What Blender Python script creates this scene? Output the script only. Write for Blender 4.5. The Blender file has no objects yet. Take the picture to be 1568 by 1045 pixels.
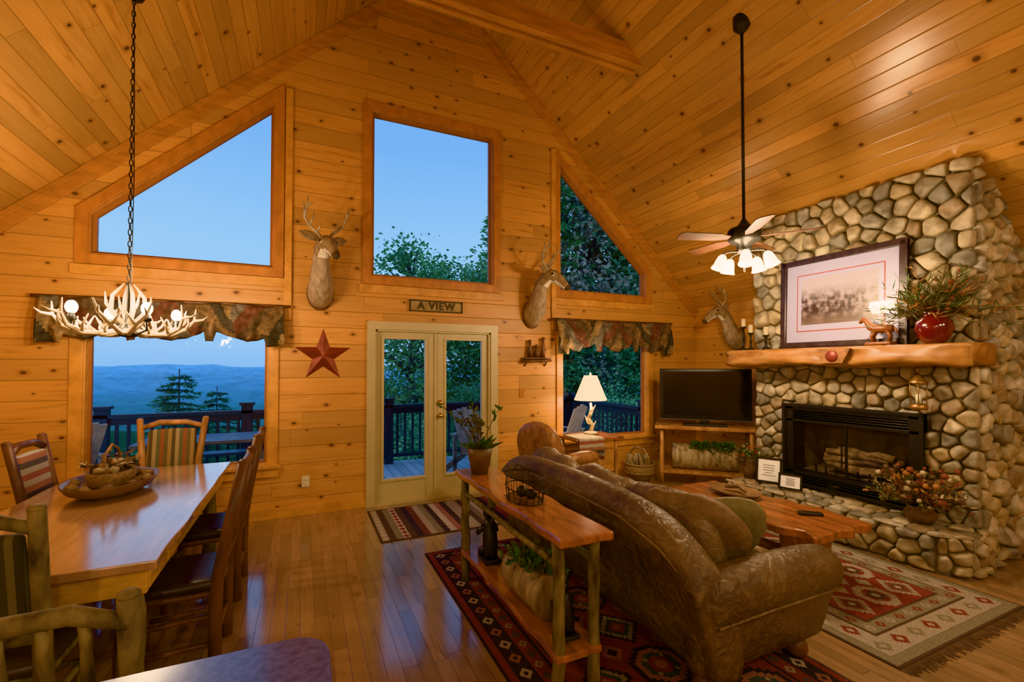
import bpy, bmesh, math, random
from mathutils import Vector, Matrix, geometry, noise
random.seed(7)
PI=math.pi
V=Vector
R=random.uniform
# ---------------------------------------------------------------- materials
def new_mat(name):
    m=bpy.data.materials.new(name); m.use_nodes=True
    return m,m.node_tree,m.node_tree.nodes['Principled BSDF']
def N(nt,t,**k):
    n=nt.nodes.new(t)
    for a,b in k.items(): setattr(n,a,b)
    return n
def mth(nt,op,a,b=None,c=None):
    n=N(nt,'ShaderNodeMath',operation=op)
    for i,x in enumerate((a,b,c)):
        if x is None: continue
        if isinstance(x,(int,float)): n.inputs[i].default_value=x
        else: nt.links.new(x,n.inputs[i])
    return n.outputs[0]
def mr(nt,x,a,b,c=0,d=1):
    n=N(nt,'ShaderNodeMapRange'); n.inputs[1].default_value=a;n.inputs[2].default_value=b;n.inputs[3].default_value=c;n.inputs[4].default_value=d
    nt.links.new(x,n.inputs[0]); return n.outputs[0]
def mixc(nt,f,a,b,bt='MIX'):
    n=N(nt,'ShaderNodeMix',data_type='RGBA',blend_type=bt)
    for s,x in ((0,f),(6,a),(7,b)):
        if isinstance(x,(int,float)): n.inputs[s].default_value=x
        elif isinstance(x,(tuple,list)): n.inputs[s].default_value=(*x[:3],1)
        else: nt.links.new(x,n.inputs[s])
    return n.outputs[2]
def simple(name,col,rough=.5,metal=0,ns=0,var=.25,bump=0,st=(1,1,1),emit=None,es=0,coat=0,col2=None,bs=None):
    m,nt,p=new_mat(name)
    p.inputs['Base Color'].default_value=(*col,1); p.inputs['Roughness'].default_value=rough; p.inputs['Metallic'].default_value=metal
    if coat: p.inputs['Coat Weight'].default_value=coat; p.inputs['Coat Roughness'].default_value=.15
    if emit: p.inputs['Emission Color'].default_value=(*emit,1); p.inputs['Emission Strength'].default_value=es
    if ns:
        tc=N(nt,'ShaderNodeTexCoord'); mp=N(nt,'ShaderNodeMapping'); mp.inputs['Scale'].default_value=st
        nt.links.new(tc.outputs['Object'],mp.inputs[0])
        no=N(nt,'ShaderNodeTexNoise'); no.inputs['Scale'].default_value=ns; no.inputs['Detail'].default_value=6
        nt.links.new(mp.outputs[0],no.inputs['Vector'])
        f=mr(nt,no.outputs[0],.3,.7)
        c2=col2 or tuple(min(1,c*(1+var)) for c in col); c1=tuple(c*(1-var) for c in col) if not col2 else col
        nt.links.new(mixc(nt,f,c1,c2),p.inputs['Base Color'])
        if bump:
            b=N(nt,'ShaderNodeBump'); b.inputs['Strength'].default_value=bump; b.inputs['Distance'].default_value=.01
            src=no.outputs[0]
            if bs:
                n2=N(nt,'ShaderNodeTexNoise'); n2.inputs['Scale'].default_value=bs; n2.inputs['Detail'].default_value=4
                nt.links.new(mp.outputs[0],n2.inputs['Vector']); src=n2.outputs[0]
            nt.links.new(src,b.inputs['Height']); nt.links.new(b.outputs[0],p.inputs['Normal'])
    return m
def leather(name,c1,c2,cw,rough=.42):
    m,nt,p=new_mat(name); L=nt.links; tc=N(nt,'ShaderNodeTexCoord')
    def nz(s,d,dist=0):
        n=N(nt,'ShaderNodeTexNoise'); n.inputs['Scale'].default_value=s; n.inputs['Detail'].default_value=d; n.inputs['Distortion'].default_value=dist; L.new(tc.outputs['Object'],n.inputs['Vector']); return n.outputs[0]
    a=nz(3.2,6,.6); b=nz(14,6,1.5); c=nz(60,3)
    col=mixc(nt,mr(nt,a,.35,.65),c1,c2); col=mixc(nt,mth(nt,'MULTIPLY',mr(nt,b,.52,.66),.55),col,cw)
    L.new(col,p.inputs['Base Color']); L.new(mr(nt,b,.3,.7,rough-.08,rough+.14),p.inputs['Roughness'])
    h=mth(nt,'ADD',mth(nt,'MULTIPLY',b,1.9),mth(nt,'MULTIPLY',c,.35)); bm=N(nt,'ShaderNodeBump'); bm.inputs['Strength'].default_value=.65; bm.inputs['Distance'].default_value=.014
    L.new(h,bm.inputs['Height']); L.new(bm.outputs[0],p.inputs['Normal']); return m
def boards(name,across,width,along,length,c1,c2,cd,rough=.4,groove=.05,gd=.55,knots=1,coat=0,bump=.35,bvar=.35,kth=.5):
    m,nt,p=new_mat(name); L=nt.links
    tc=N(nt,'ShaderNodeTexCoord'); sp=N(nt,'ShaderNodeSeparateXYZ'); L.new(tc.outputs['Object'],sp.inputs[0])
    ac=sp.outputs[across]; al=sp.outputs[along]
    A=mth(nt,'DIVIDE',ac,width); ia=mth(nt,'FLOOR',A); fa=mth(nt,'FRACT',A)
    w=N(nt,'ShaderNodeTexWhiteNoise',noise_dimensions='1D'); L.new(ia,w.inputs['W']); r1=w.outputs[0]
    LL=mth(nt,'ADD',mth(nt,'DIVIDE',al,length),mth(nt,'MULTIPLY',r1,7.31)); il=mth(nt,'FLOOR',LL); fl=mth(nt,'FRACT',LL)
    cb=N(nt,'ShaderNodeCombineXYZ'); L.new(ia,cb.inputs[0]); L.new(il,cb.inputs[1])
    w2=N(nt,'ShaderNodeTexWhiteNoise',noise_dimensions='3D'); L.new(cb.outputs[0],w2.inputs['Vector']); r2=w2.outputs[0]
    g1=mr(nt,mth(nt,'ABSOLUTE',mth(nt,'SUBTRACT',fa,.5)),.5-groove,.5)
    e=.004/length
    g2=mth(nt,'MULTIPLY',mr(nt,mth(nt,'ABSOLUTE',mth(nt,'SUBTRACT',fl,.5)),.5-e,.5-e*.3),.6)
    g=mth(nt,'MAXIMUM',g1,g2)
    gc=N(nt,'ShaderNodeCombineXYZ'); L.new(mth(nt,'MULTIPLY',ac,20),gc.inputs[0]); L.new(mth(nt,'MULTIPLY',al,1.4),gc.inputs[1]); L.new(mth(nt,'MULTIPLY',r2,40),gc.inputs[2])
    no=N(nt,'ShaderNodeTexNoise'); no.inputs['Scale'].default_value=1; no.inputs['Detail'].default_value=5; no.inputs['Distortion'].default_value=1.4; L.new(gc.outputs[0],no.inputs['Vector'])
    gr=mr(nt,no.outputs[0],.32,.70)
    f=mth(nt,'MULTIPLY',mth(nt,'ADD',gr,r2),.5)
    col=mixc(nt,f,c1,c2)
    st=mth(nt,'MULTIPLY',mr(nt,no.outputs[0],.58,.72),mr(nt,r2,.35,.75)); col=mixc(nt,mth(nt,'MULTIPLY',st,.6),col,cd)
    br=mr(nt,w2.outputs[0],0,1,1-bvar,1+bvar*.3)
    bc=N(nt,'ShaderNodeCombineXYZ')
    for i in range(3): L.new(br,bc.inputs[i])
    col=mixc(nt,1.0,col,bc.outputs[0],'MULTIPLY')
    if knots:
        kc=N(nt,'ShaderNodeCombineXYZ'); L.new(mth(nt,'MULTIPLY',ac,5.0),kc.inputs[0]); L.new(mth(nt,'MULTIPLY',al,3.2),kc.inputs[1])
        vo=N(nt,'ShaderNodeTexVoronoi',voronoi_dimensions='2D'); vo.inputs['Scale'].default_value=1.0; L.new(kc.outputs[0],vo.inputs['Vector'])
        sc=N(nt,'ShaderNodeSeparateColor'); L.new(vo.outputs['Color'],sc.inputs[0])
        on=mr(nt,sc.outputs[0],kth,kth+.03); sz=mr(nt,sc.outputs[1],0,1,.03,.095)
        dd=mth(nt,'DIVIDE',vo.outputs['Distance'],sz)
        k=mth(nt,'MULTIPLY',mr(nt,dd,1.1,.6),on); k2=mth(nt,'MULTIPLY',mr(nt,dd,2.6,.9,0,.5),on)
        col=mixc(nt,k2,col,cd); col=mixc(nt,mth(nt,'MULTIPLY',k,knots*.9),col,tuple(x*.25 for x in cd))
    col=mixc(nt,mth(nt,'MULTIPLY',g,gd),col,tuple(x*.3 for x in cd))
    L.new(col,p.inputs['Base Color']); p.inputs['Roughness'].default_value=rough
    if coat: p.inputs['Coat Weight'].default_value=coat; p.inputs['Coat Roughness'].default_value=.12
    b=N(nt,'ShaderNodeBump'); b.inputs['Strength'].default_value=bump; b.inputs['Distance'].default_value=.008
    L.new(mth(nt,'SUBTRACT',mth(nt,'MULTIPLY',gr,.12),g),b.inputs['Height']); L.new(b.outputs[0],p.inputs['Normal'])
    return m
def striped(name,cols,width,axis=0,rough=.85):
    m,nt,p=new_mat(name); L=nt.links
    tc=N(nt,'ShaderNodeTexCoord'); sp=N(nt,'ShaderNodeSeparateXYZ'); L.new(tc.outputs['Object'],sp.inputs[0])
    f=mth(nt,'FRACT',mth(nt,'DIVIDE',sp.outputs[axis],width))
    cr=N(nt,'ShaderNodeValToRGB'); cr.color_ramp.interpolation='CONSTANT'; L.new(f,cr.inputs[0])
    n=len(cols); el=cr.color_ramp.elements
    el[0].color=(*cols[0],1); el[1].position=1/n; el[1].color=(*cols[1],1)
    for i in range(2,n):
        e=el.new(i/n); e.color=(*cols[i],1)
    L.new(cr.outputs[0],p.inputs['Base Color']); p.inputs['Roughness'].default_value=rough
    return m
def glassmat():
    m=bpy.data.materials.new('window_glass'); m.use_nodes=True; nt=m.node_tree; nt.nodes.clear()
    o=N(nt,'ShaderNodeOutputMaterial'); mx=N(nt,'ShaderNodeMixShader'); t=N(nt,'ShaderNodeBsdfTransparent'); g=N(nt,'ShaderNodeBsdfGlossy'); g.inputs['Roughness'].default_value=.02
    lw=N(nt,'ShaderNodeLayerWeight'); f=mth(nt,'ADD',mth(nt,'MULTIPLY',mth(nt,'POWER',lw.outputs['Facing'],5),.6),.03)
    nt.links.new(f,mx.inputs[0]); nt.links.new(t.outputs[0],mx.inputs[1]); nt.links.new(g.outputs[0],mx.inputs[2]); nt.links.new(mx.outputs[0],o.inputs[0])
    return m
PW1=(.70,.375,.145); PW2=(.54,.255,.083); PWD=(.28,.10,.03)
M_wall=boards('pine_siding',2,.185,0,3.4,PW1,PW2,PWD,rough=.45,groove=.03,gd=.65,bvar=.32)
M_wallx=boards('pine_siding_side',2,.185,1,3.4,PW1,PW2,PWD,rough=.45,groove=.03,gd=.65,bvar=.32)
M_ceil=boards('pine_ceiling',0,.098,1,3.9,(.62,.335,.13),(.44,.21,.072),(.24,.09,.03),rough=.26,groove=.045,gd=.55,bvar=.35,kth=.45,bump=.25)
M_floor=boards('oak_floor',0,.083,1,1.1,(.40,.265,.17),(.27,.165,.10),(.11,.055,.03),rough=.2,groove=.035,gd=.85,knots=.3,bvar=.45,bump=.15,kth=.7,coat=1.0)
M_deck=boards('deck_boards',0,.14,1,3.5,(.78,.76,.74),(.66,.64,.62),(.2,.18,.17),rough=.6,groove=.05,gd=.9,knots=0)
M_trim=simple('pine_trim',(.57,.28,.09),.4,ns=3,var=.2,st=(3,3,3),bump=.05)
M_trimr=simple('window_casing_wood',(.44,.18,.058),.4,ns=4,var=.2,st=(3,3,1.5))
M_beam=simple('beam_wood',(.45,.20,.066),.42,ns=3,var=.25,st=(1,6,6))
M_sash=simple('window_sash',(.34,.14,.055),.45)
M_cream=simple('door_cream_paint',(.52,.43,.25),.4,ns=4,var=.06)
M_glass=glassmat()
M_brass=simple('brass',(.6,.42,.15),.3,1)
M_black=simple('black_metal',(.012,.012,.013),.4)
M_iron=simple('dark_iron',(.03,.028,.026),.45,.6)
M_log=simple('peeled_log',(.36,.18,.08),.45,ns=14,var=.5,st=(1,1,.25),bump=.2)
M_logd=simple('dark_log',(.12,.052,.03),.42,ns=12,var=.5,st=(1,1,.3),bump=.2)
M_bark=simple('hickory_bark',(.035,.024,.017),.75,ns=20,st=(1,1,.35),bump=.8,col2=(.25,.19,.085))
M_tabtop=simple('table_top_wood',(.43,.26,.155),.14,ns=3,var=.15,st=(9,1,1),coat=.9)
M_apron=simple('table_apron_wood',(.56,.32,.09),.35,ns=4,var=.3,st=(2,2,6))
M_slab=simple('live_edge_slab',(.29,.11,.05),.2,ns=4,var=.45,st=(6,1,2),coat=.4)
M_seat=simple('seat_leather',(.035,.022,.018),.4,ns=20,var=.3,bump=.1)
M_strA=striped('blanket_stripe',[(.30,.20,.10),(.13,.10,.06),(.24,.09,.05),(.12,.12,.08),(.33,.25,.15),(.09,.07,.05)],.17)
M_strG=striped('olive_stripe',[(.085,.08,.045),(.05,.048,.032),(.13,.11,.06),(.04,.037,.03)],.09)
M_strT=striped('throw_stripe',[(.38,.33,.27),(.25,.09,.07),(.33,.29,.24),(.09,.08,.09),(.30,.14,.10)],.2,axis=2)
M_leather=leather('sofa_leather',(.075,.047,.027),(.14,.09,.05),(.23,.16,.095),.40)
M_leather2=leather('sofa_leather_cushion',(.11,.07,.04),(.185,.125,.07),(.28,.205,.125),.38)
M_pill=simple('olive_pillow_fabric',(.19,.165,.09),.8,ns=30,var=.2,bump=.2)
M_pillt=simple('brown_pillow_fabric',(.17,.11,.065),.7,ns=30,var=.25,bump=.2)
M_chairL=simple('armchair_leather',(.27,.13,.06),.45,ns=16,var=.45,bump=.3)
M_fur=simple('deer_fur',(.27,.185,.115),.85,ns=26,var=.35,st=(1,1,.4),bump=.35)
M_furt=simple('deer_chest_fur',(.37,.28,.20),.85,ns=26,var=.3,st=(1,1,.4),bump=.35)
M_furw=simple('deer_throat_fur',(.64,.57,.46),.85,ns=26,var=.2,bump=.3)
M_furd=simple('deer_muzzle_fur',(.07,.045,.03),.7)
M_antler=simple('antler_bone',(.34,.26,.17),.45,ns=12,var=.4)
M_antlerw=simple('antler_pale',(.60,.51,.36),.4,ns=12,var=.3)
M_eye=simple('glass_eye',(.01,.006,.004),.08)
M_star=simple('barn_star_metal',(.21,.05,.04),.42,.3,ns=10,var=.3)
M_sign=simple('sign_wood',(.34,.24,.13),.6,ns=12,var=.3)
M_signd=simple('sign_dark',(.05,.04,.025),.6)
M_white=simple('ivory_plastic',(.72,.66,.48),.4)
M_bulb=simple('glowing_bulb',(1,.9,.7),.4,emit=(1,.86,.60),es=32)
M_shade=simple('glowing_glass_shade',(1,.9,.7),.4,emit=(1,.82,.55),es=7)
M_lshade=simple('lamp_shade_fabric',(.9,.8,.55),.7,emit=(1,.77,.45),es=1.6)
M_pot=simple('clay_pot',(.12,.07,.045),.5,ns=14,var=.4,bump=.2)
M_red=simple('red_glaze',(.12,.012,.016),.16,ns=5,var=.3,coat=.6)
M_leaf=simple('green_leaf',(.05,.12,.035),.5,ns=30,var=.5)
M_leaf2=simple('olive_leaf',(.10,.10,.045),.6,ns=30,var=.4)
M_twig=simple('twig',(.10,.06,.04),.7)
M_dryA=simple('dried_flower_orange',(.32,.15,.06),.7)
M_dryB=simple('dried_flower_cream',(.42,.34,.22),.7)
M_dryC=simple('dried_flower_red',(.20,.06,.04),.7)
M_wick=simple('wicker',(.25,.16,.085),.7,ns=40,var=.5,st=(1,1,3),bump=.5)
M_woodbowl=simple('carved_bowl_wood',(.18,.11,.065),.4,ns=10,var=.4,bump=.2)
M_birch=simple('birch_bark_planter',(.13,.09,.055),.75,ns=22,st=(1,1,.2),bump=.8,col2=(.45,.36,.24))
M_mantel=simple('mantel_log',(.25,.105,.04),.4,ns=5,st=(3,1,3),bump=.4,col2=(.50,.265,.11))
M_cloth=simple('counter_laminate',(.11,.12,.27),.2,ns=60,var=.25,coat=.4)
M_cab=simple('cabinet_wood',(.45,.22,.08),.4,ns=4,var=.2)
M_rail=simple('railing_paint',(.065,.07,.09),.5)
M_deckf=simple('deck_furniture_wood',(.50,.44,.38),.6,ns=10,var=.2)
M_mortar=simple('mortar',(.15,.125,.095),.95,ns=25,var=.3,bump=.5)
stc=[(.36,.29,.19),(.27,.23,.165),(.44,.36,.24),(.20,.18,.14),(.36,.28,.17),(.30,.27,.215),(.42,.36,.26),(.27,.20,.13),(.38,.31,.21)]
M_st=[simple('river_rock',c,.62,ns=9,var=.42,bump=.4,bs=22) for c in stc]
M_screen=simple('tv_screen',(.012,.012,.014),.12)
# ---------------------------------------------------------------- mesh builder
class MB:
    def __init__(s): s.v=[];s.f=[];s.m=[];s.s=[]
    def add(s,vs,fs,mat=0,sm=False,M=None):
        o=len(s.v)
        for v in vs:
            v=V(v); s.v.append(tuple(M@v) if M else tuple(v))
        for i,f in enumerate(fs):
            s.f.append(tuple(k+o for k in f)); s.m.append(mat[i] if isinstance(mat,list) else mat); s.s.append(sm)
    def box(s,c,d,mat=0,M=None):
        x,y,z=[k/2 for k in d]; T=Matrix.Translation(c)
        if M: T=T@M
        s.add([(a*x,b*y,g*z) for a in(-1,1) for b in(-1,1) for g in(-1,1)],[(0,1,3,2),(4,6,7,5),(0,4,5,1),(2,3,7,6),(0,2,6,4),(1,5,7,3)],mat,False,T)
    def bb(s,x0,x1,y0,y1,z0,z1,mat=0): s.box(((x0+x1)/2,(y0+y1)/2,(z0+z1)/2),(x1-x0,y1-y0,z1-z0),mat)
    def tube(s,pts,rad,seg=8,mat=0,M=None,jit=0,sx=1,cap=True):
        pts=[V(p) for p in pts]; n=len(pts)
        if isinstance(rad,(int,float)): rad=[rad]*n
        if len(rad)==2 and n!=2: rad=[rad[0]+(rad[1]-rad[0])*i/(n-1) for i in range(n)]
        t0=(pts[1]-pts[0]).normalized(); a=V((0,0,1)) if abs(t0.z)<.9 else V((1,0,0)); u=t0.cross(a).normalized()
        vs=[];fs=[]
        for i in range(n):
            t=(pts[min(i+1,n-1)]-pts[max(i-1,0)])
            t=t.normalized() if t.length>1e-9 else t0
            u=(u-t*u.dot(t)); u=u.normalized() if u.length>1e-6 else t.orthogonal().normalized()
            w=t.cross(u)
            for j in range(seg):
                an=2*PI*j/seg; r=rad[i]*(1+(R(-jit,jit) if jit else 0))
                vs.append(pts[i]+u*(math.cos(an)*r*sx)+w*(math.sin(an)*r))
        for i in range(n-1):
            for j in range(seg):
                k=(j+1)%seg; fs.append((i*seg+j,i*seg+k,(i+1)*seg+k,(i+1)*seg+j))
        if cap: fs.append(tuple(range(seg))[::-1]); fs.append(tuple((n-1)*seg+j for j in range(seg)))
        s.add(vs,fs,mat,True,M)
    def log(s,a,b,r,mat=0,n=5,wob=.12,seg=9,r2=None,M=None):
        a=V(a);b=V(b);pts=[];rr=[];r2=r2 or r*.88
        for i in range(n):
            t=i/(n-1); p=a.lerp(b,t)
            if 0<i<n-1: p=p+V((R(-1,1),R(-1,1),R(-1,1)))*r*wob*1.5
            pts.append(p); rr.append((r+(r2-r)*t)*R(.92,1.08))
        s.tube(pts,rr,seg,mat,M,jit=.04)
    def lathe(s,prof,c=(0,0,0),seg=24,mat=0,M=None,sx=1,sy=1,sm=True):
        vs=[];fs=[];n=len(prof)
        for r,z in prof:
            for j in range(seg):
                a=2*PI*j/seg; vs.append((c[0]+r*sx*math.cos(a),c[1]+r*sy*math.sin(a),c[2]+z))
        for i in range(n-1):
            for j in range(seg):
                k=(j+1)%seg; fs.append((i*seg+j,i*seg+k,(i+1)*seg+k,(i+1)*seg+j))
        s.add(vs,fs,mat,sm,M)
    def ell(s,c,r,mat=0,M=None,nz=0,seg=14,rings=9,nsc=3):
        vs=[];fs=[]
        if isinstance(r,(int,float)): r=(r,r,r)
        off=V((R(0,50),R(0,50),R(0,50)))
        for i in range(rings+1):
            th=PI*i/rings
            for j in range(seg):
                a=2*PI*j/seg; d=V((math.sin(th)*math.cos(a),math.sin(th)*math.sin(a),math.cos(th)))
                k=1+(nz*noise.noise(d*nsc+off) if nz else 0)
                vs.append((d.x*r[0]*k,d.y*r[1]*k,d.z*r[2]*k))
        for i in range(rings):
            for j in range(seg):
                k=(j+1)%seg; fs.append((i*seg+j,(i+1)*seg+j,(i+1)*seg+k,i*seg+k))
        T=Matrix.Translation(c)
        if M: T=T@M
        s.add(vs,fs,mat,True,T)
    def rbox(s,c,d,r,mat=0,M=None,bulge=0,nz=0,nsc=3):
        h=[k/2 for k in d]; r=min(r,min(h)*.999)
        def smp(H):
            L=[-H,-H+.15*r,-H+.45*r,-H+r]; k=max(1,int((H-r)/.06)); k=min(k,5)
            for i in range(1,2*k): L.append(-(H-r)+(H-r)*i/k)
            return L+[H-r,H-.45*r,H-.15*r,H]
        S=[smp(x) for x in h]; vs=[];fs=[]; off=V((R(0,50),R(0,50),R(0,50)))
        for ax in range(3):
            a1,a2=(ax+1)%3,(ax+2)%3
            for sg in(-1,1):
                o=len(vs)
                for p in S[a1]:
                    for q in S[a2]:
                        P=[0,0,0];P[ax]=sg*h[ax];P[a1]=p;P[a2]=q
                        I=[max(-(h[k]-r),min(h[k]-r,P[k])) for k in range(3)]
                        D=V([P[k]-I[k] for k in range(3)]); D=D.normalized()*r
                        Q=V(I)+D
                        if bulge:
                            bx=[1-(Q[k]/h[k])**2 for k in range(3)]
                            Q=V([Q[k]*(1+bulge*bx[(k+1)%3]*bx[(k+2)%3]) for k in range(3)])
                        if nz: Q=Q+D.normalized()*nz*noise.noise(Q*nsc+off)
                        vs.append(Q)
                n1,n2=len(S[a1]),len(S[a2])
                for i in range(n1-1):
                    for j in range(n2-1):
                        f=(o+i*n2+j,o+(i+1)*n2+j,o+(i+1)*n2+j+1,o+i*n2+j+1)
                        fs.append(f if sg>0 else f[::-1])
        T=Matrix.Translation(c)
        if M: T=T@M
        s.add(vs,fs,mat,True,T)
    def loft(s,rings,mat=0,sm=True,cap=True,M=None,closed=True):
        n=len(rings[0]);vs=[p for r in rings for p in r];fs=[]
        for i in range(len(rings)-1):
            for j in range(n if closed else n-1):
                k=(j+1)%n; fs.append((i*n+j,i*n+k,(i+1)*n+k,(i+1)*n+j))
        if cap: fs.append(tuple(range(n))[::-1]); fs.append(tuple((len(rings)-1)*n+j for j in range(n)))
        s.add(vs,fs,mat,sm,M)
    def prism(s,poly,z0,z1,mat=0,M=None):
        n=len(poly); vs=[(x,y,z0) for x,y in poly]+[(x,y,z1) for x,y in poly]
        fs=[tuple(range(n))[::-1],tuple(range(n,2*n))]+[(i,(i+1)%n,n+(i+1)%n,n+i) for i in range(n)]
        s.add(vs,fs,mat,False,M)
    def leaf(s,p,d,l,w,mat=0):
        p=V(p);d=V(d).normalized(); u=d.cross(V((R(-1,1),R(-1,1),R(-1,1))))
        u=u.normalized() if u.length>.01 else d.orthogonal().normalized(); nrm=d.cross(u)
        s.add([p,p+d*l*.45+u*w*.5+nrm*w*.15,p+d*l,p+d*l*.45-u*w*.5+nrm*w*.15],[(0,1,2),(0,2,3)],mat)
    def obj(s,name,mats,parent=None,bevel=0,loc=(0,0,0),rz=0,merge=True,sub=0):
        me=bpy.data.meshes.new(name); me.from_pydata(s.v,[],s.f)
        for m in (mats if isinstance(mats,(list,tuple)) else [mats]): me.materials.append(m)
        me.polygons.foreach_set('material_index',s.m); me.polygons.foreach_set('use_smooth',s.s)
        if merge:
            b=bmesh.new(); b.from_mesh(me); bmesh.ops.remove_doubles(b,verts=b.verts,dist=1e-5); bmesh.ops.recalc_face_normals(b,faces=b.faces); b.to_mesh(me); b.free()
        me.update()
        o=bpy.data.objects.new(name,me); bpy.context.collection.objects.link(o); o.location=loc; o.rotation_euler=(0,0,rz)
        if parent: o.parent=parent
        if bevel:
            md=o.modifiers.new('bevel','BEVEL'); md.width=bevel; md.segments=2; md.limit_method='ANGLE'; md.angle_limit=math.radians(50)
        if sub:
            md=o.modifiers.new('sub','SUBSURF'); md.levels=sub; md.render_levels=sub
        return o
def E(name,loc=(0,0,0),rz=0):
    o=bpy.data.objects.new(name,None); bpy.context.collection.objects.link(o); o.location=loc; o.rotation_euler=(0,0,rz); o.empty_display_size=.1
    return o
def light(name,loc,power,col,rad=.05,parent=None,typ='POINT'):
    l=bpy.data.lights.new(name,typ); l.energy=power; l.color=col; l.shadow_soft_size=rad
    o=bpy.data.objects.new(name,l); bpy.context.collection.objects.link(o); o.location=loc
    if parent: o.parent=parent
    return o
def RX(a): return Matrix.Rotation(a,4,'X')
def RY(a): return Matrix.Rotation(a,4,'Y')
def RZ(a): return Matrix.Rotation(a,4,'Z')
WARM=(1,.75,.48)
# ---------------------------------------------------------------- room shell
XL,XR,YB,YF=-2.82,5.755,5.43,-3.4
XC=1.4675
def holes_wall(name,outer,holes,y0,y1,mat):
    loops=[outer]+holes
    tri=geometry.tessellate_polygon([[V((x,z,0)) for x,z in lp] for lp in loops])
    pts=[p for lp in loops for p in lp]; n=len(pts)
    vs=[(x,y0,z) for x,z in pts]+[(x,y1,z) for x,z in pts]
    fs=[tuple(t) for t in tri]+[tuple(i+n for i in t)[::-1] for t in tri]
    o=0
    for lp in loops:
        k=len(lp)
        for i in range(k): a=o+i;b=o+(i+1)%k; fs.append((a,b,b+n,a+n))
        o+=k
    mb=MB(); mb.add(vs,fs); return mb.obj(name,mat)
zt=lambda x:6.067-.928*abs(x-XC)
outer=[(XL,0),(.76,0),(.76,2.03),(2.19,2.03),(2.19,0),(XR,0),(XR,2.53),(2.08,5.95),(.855,5.95),(XL,2.53)]
hUL=[(-1.81,2.64),(-.284,2.64),(-.284,zt(-.284)),(-1.81,zt(-1.81))]
hUR=[(2*XC-x,z) for x,z in hUL][::-1]
hC=[(.70,2.64),(2.235,2.64),(2.235,4.59),(.70,4.59)]
hLL=[(-1.83,.57),(-.32,.57),(-.32,2.0),(-1.83,2.0)]
hLR=[(3.255,.57),(4.765,.57),(4.765,2.0),(3.255,2.0)]
holes_wall('wall_back',outer,[hUL,hUR,hC,hLL,hLR],YB,YB+.16,M_wall)
holes_wall('wall_front',[(XL,0),(XR,0),(XR,2.53),(2.08,5.95),(.855,5.95),(XL,2.53)],[],YF-.16,YF,M_wall)
mb=MB(); mb.bb(XL-.15,XL,YF,YB,0,2.53); mb.obj('wall_left',M_wallx)
mb=MB(); mb.bb(XR,XR+.15,YF,YB,0,2.53); mb.obj('wall_right',M_wallx)
mb=MB(); mb.bb(XL-.15,XR+.15,YF-.16,YB+.16,-.12,0); mb.obj('floor',M_floor)
mb=MB()
def slab(a,b,up):
    (x0,z0),(x1,z1)=a,b; y0,y1=YF-.16,YB+.16
    mb.add([(x0,y0,z0),(x1,y0,z1),(x1,y1,z1),(x0,y1,z0),(x0,y0,z0+up),(x1,y0,z1+up),(x1,y1,z1+up),(x0,y1,z0+up)],[(0,1,2,3),(4,7,6,5),(0,4,5,1),(1,5,6,2),(2,6,7,3),(3,7,4,0)])
slab((XL-.15,2.53-.14),(.855,5.95),.18); slab((.855,5.95),(2.08,5.95),.18); slab((2.08,5.95),(XR+.15,2.53-.14),.18)
mb.obj('ceiling',M_ceil)
# tie beams
for i,y in enumerate((3.88,.2)):
    mb=MB(); z0,z1=4.82,5.03
    xl=XC-(6.52-z0)/.93; xr=XC+(6.52-z0)/.93; dl=(z1-z0)/.93
    for yo,w in((-.06,.055),(.0,.055),(.06,.055)):
        a=.0 if yo else .03
        mb.add([(xl,y+yo-w/2,z0+a),(xr,y+yo-w/2,z0+a),(xr-dl,y+yo-w/2,z1-a),(xl+dl,y+yo-w/2,z1-a),(xl,y+yo+w/2,z0+a),(xr,y+yo+w/2,z0+a),(xr-dl,y+yo+w/2,z1-a),(xl+dl,y+yo+w/2,z1-a)],[(0,1,2,3),(4,7,6,5),(0,4,5,1),(1,5,6,2),(2,6,7,3),(3,7,4,0)])
    mb.obj('trim_beam',M_beam,bevel=.004)
# rake boards, ridge trim, baseboards
mb=MB()
for sg in(-1,1):
    x0,x1=XC+sg*.613,XC+sg*(XR-XC); z0,z1=5.95,2.53; h=.17
    for yy,hh in((YB-.035,h),(YB-.06,.07)):
        P=[(x0,z0-.003),(x1,z1-.003),(x1,z1-hh),(x0,z0-hh)]
        mb.add([(x,yy,z) for x,z in P]+[(x,YB,z) for x,z in P],[(0,1,2,3),(4,7,6,5),(0,4,5,1),(1,5,6,2),(2,6,7,3),(3,7,4,0)])
mb.bb(XC-.62,XC+.62,YB-.035,YB,5.80,5.95)
mb.obj('trim_1',M_beam,bevel=.003)
mb=MB(); mb.bb(XL,.67,YB-.02,YB,0,.11); mb.bb(2.28,XR,YB-.02,YB,0,.11); mb.obj('baseboard_back',M_trim,bevel=.003)
mb=MB(); mb.bb(XL,XL+.02,YF,YB-.02,0,.11); mb.obj('baseboard_left',M_trim)
mb=MB(); mb.bb(XR-.02,XR,YF,1.70,0,.11); mb.bb(XR-.02,XR,3.75,YB-.02,0,.11); mb.obj('baseboard_right',M_trim)
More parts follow.
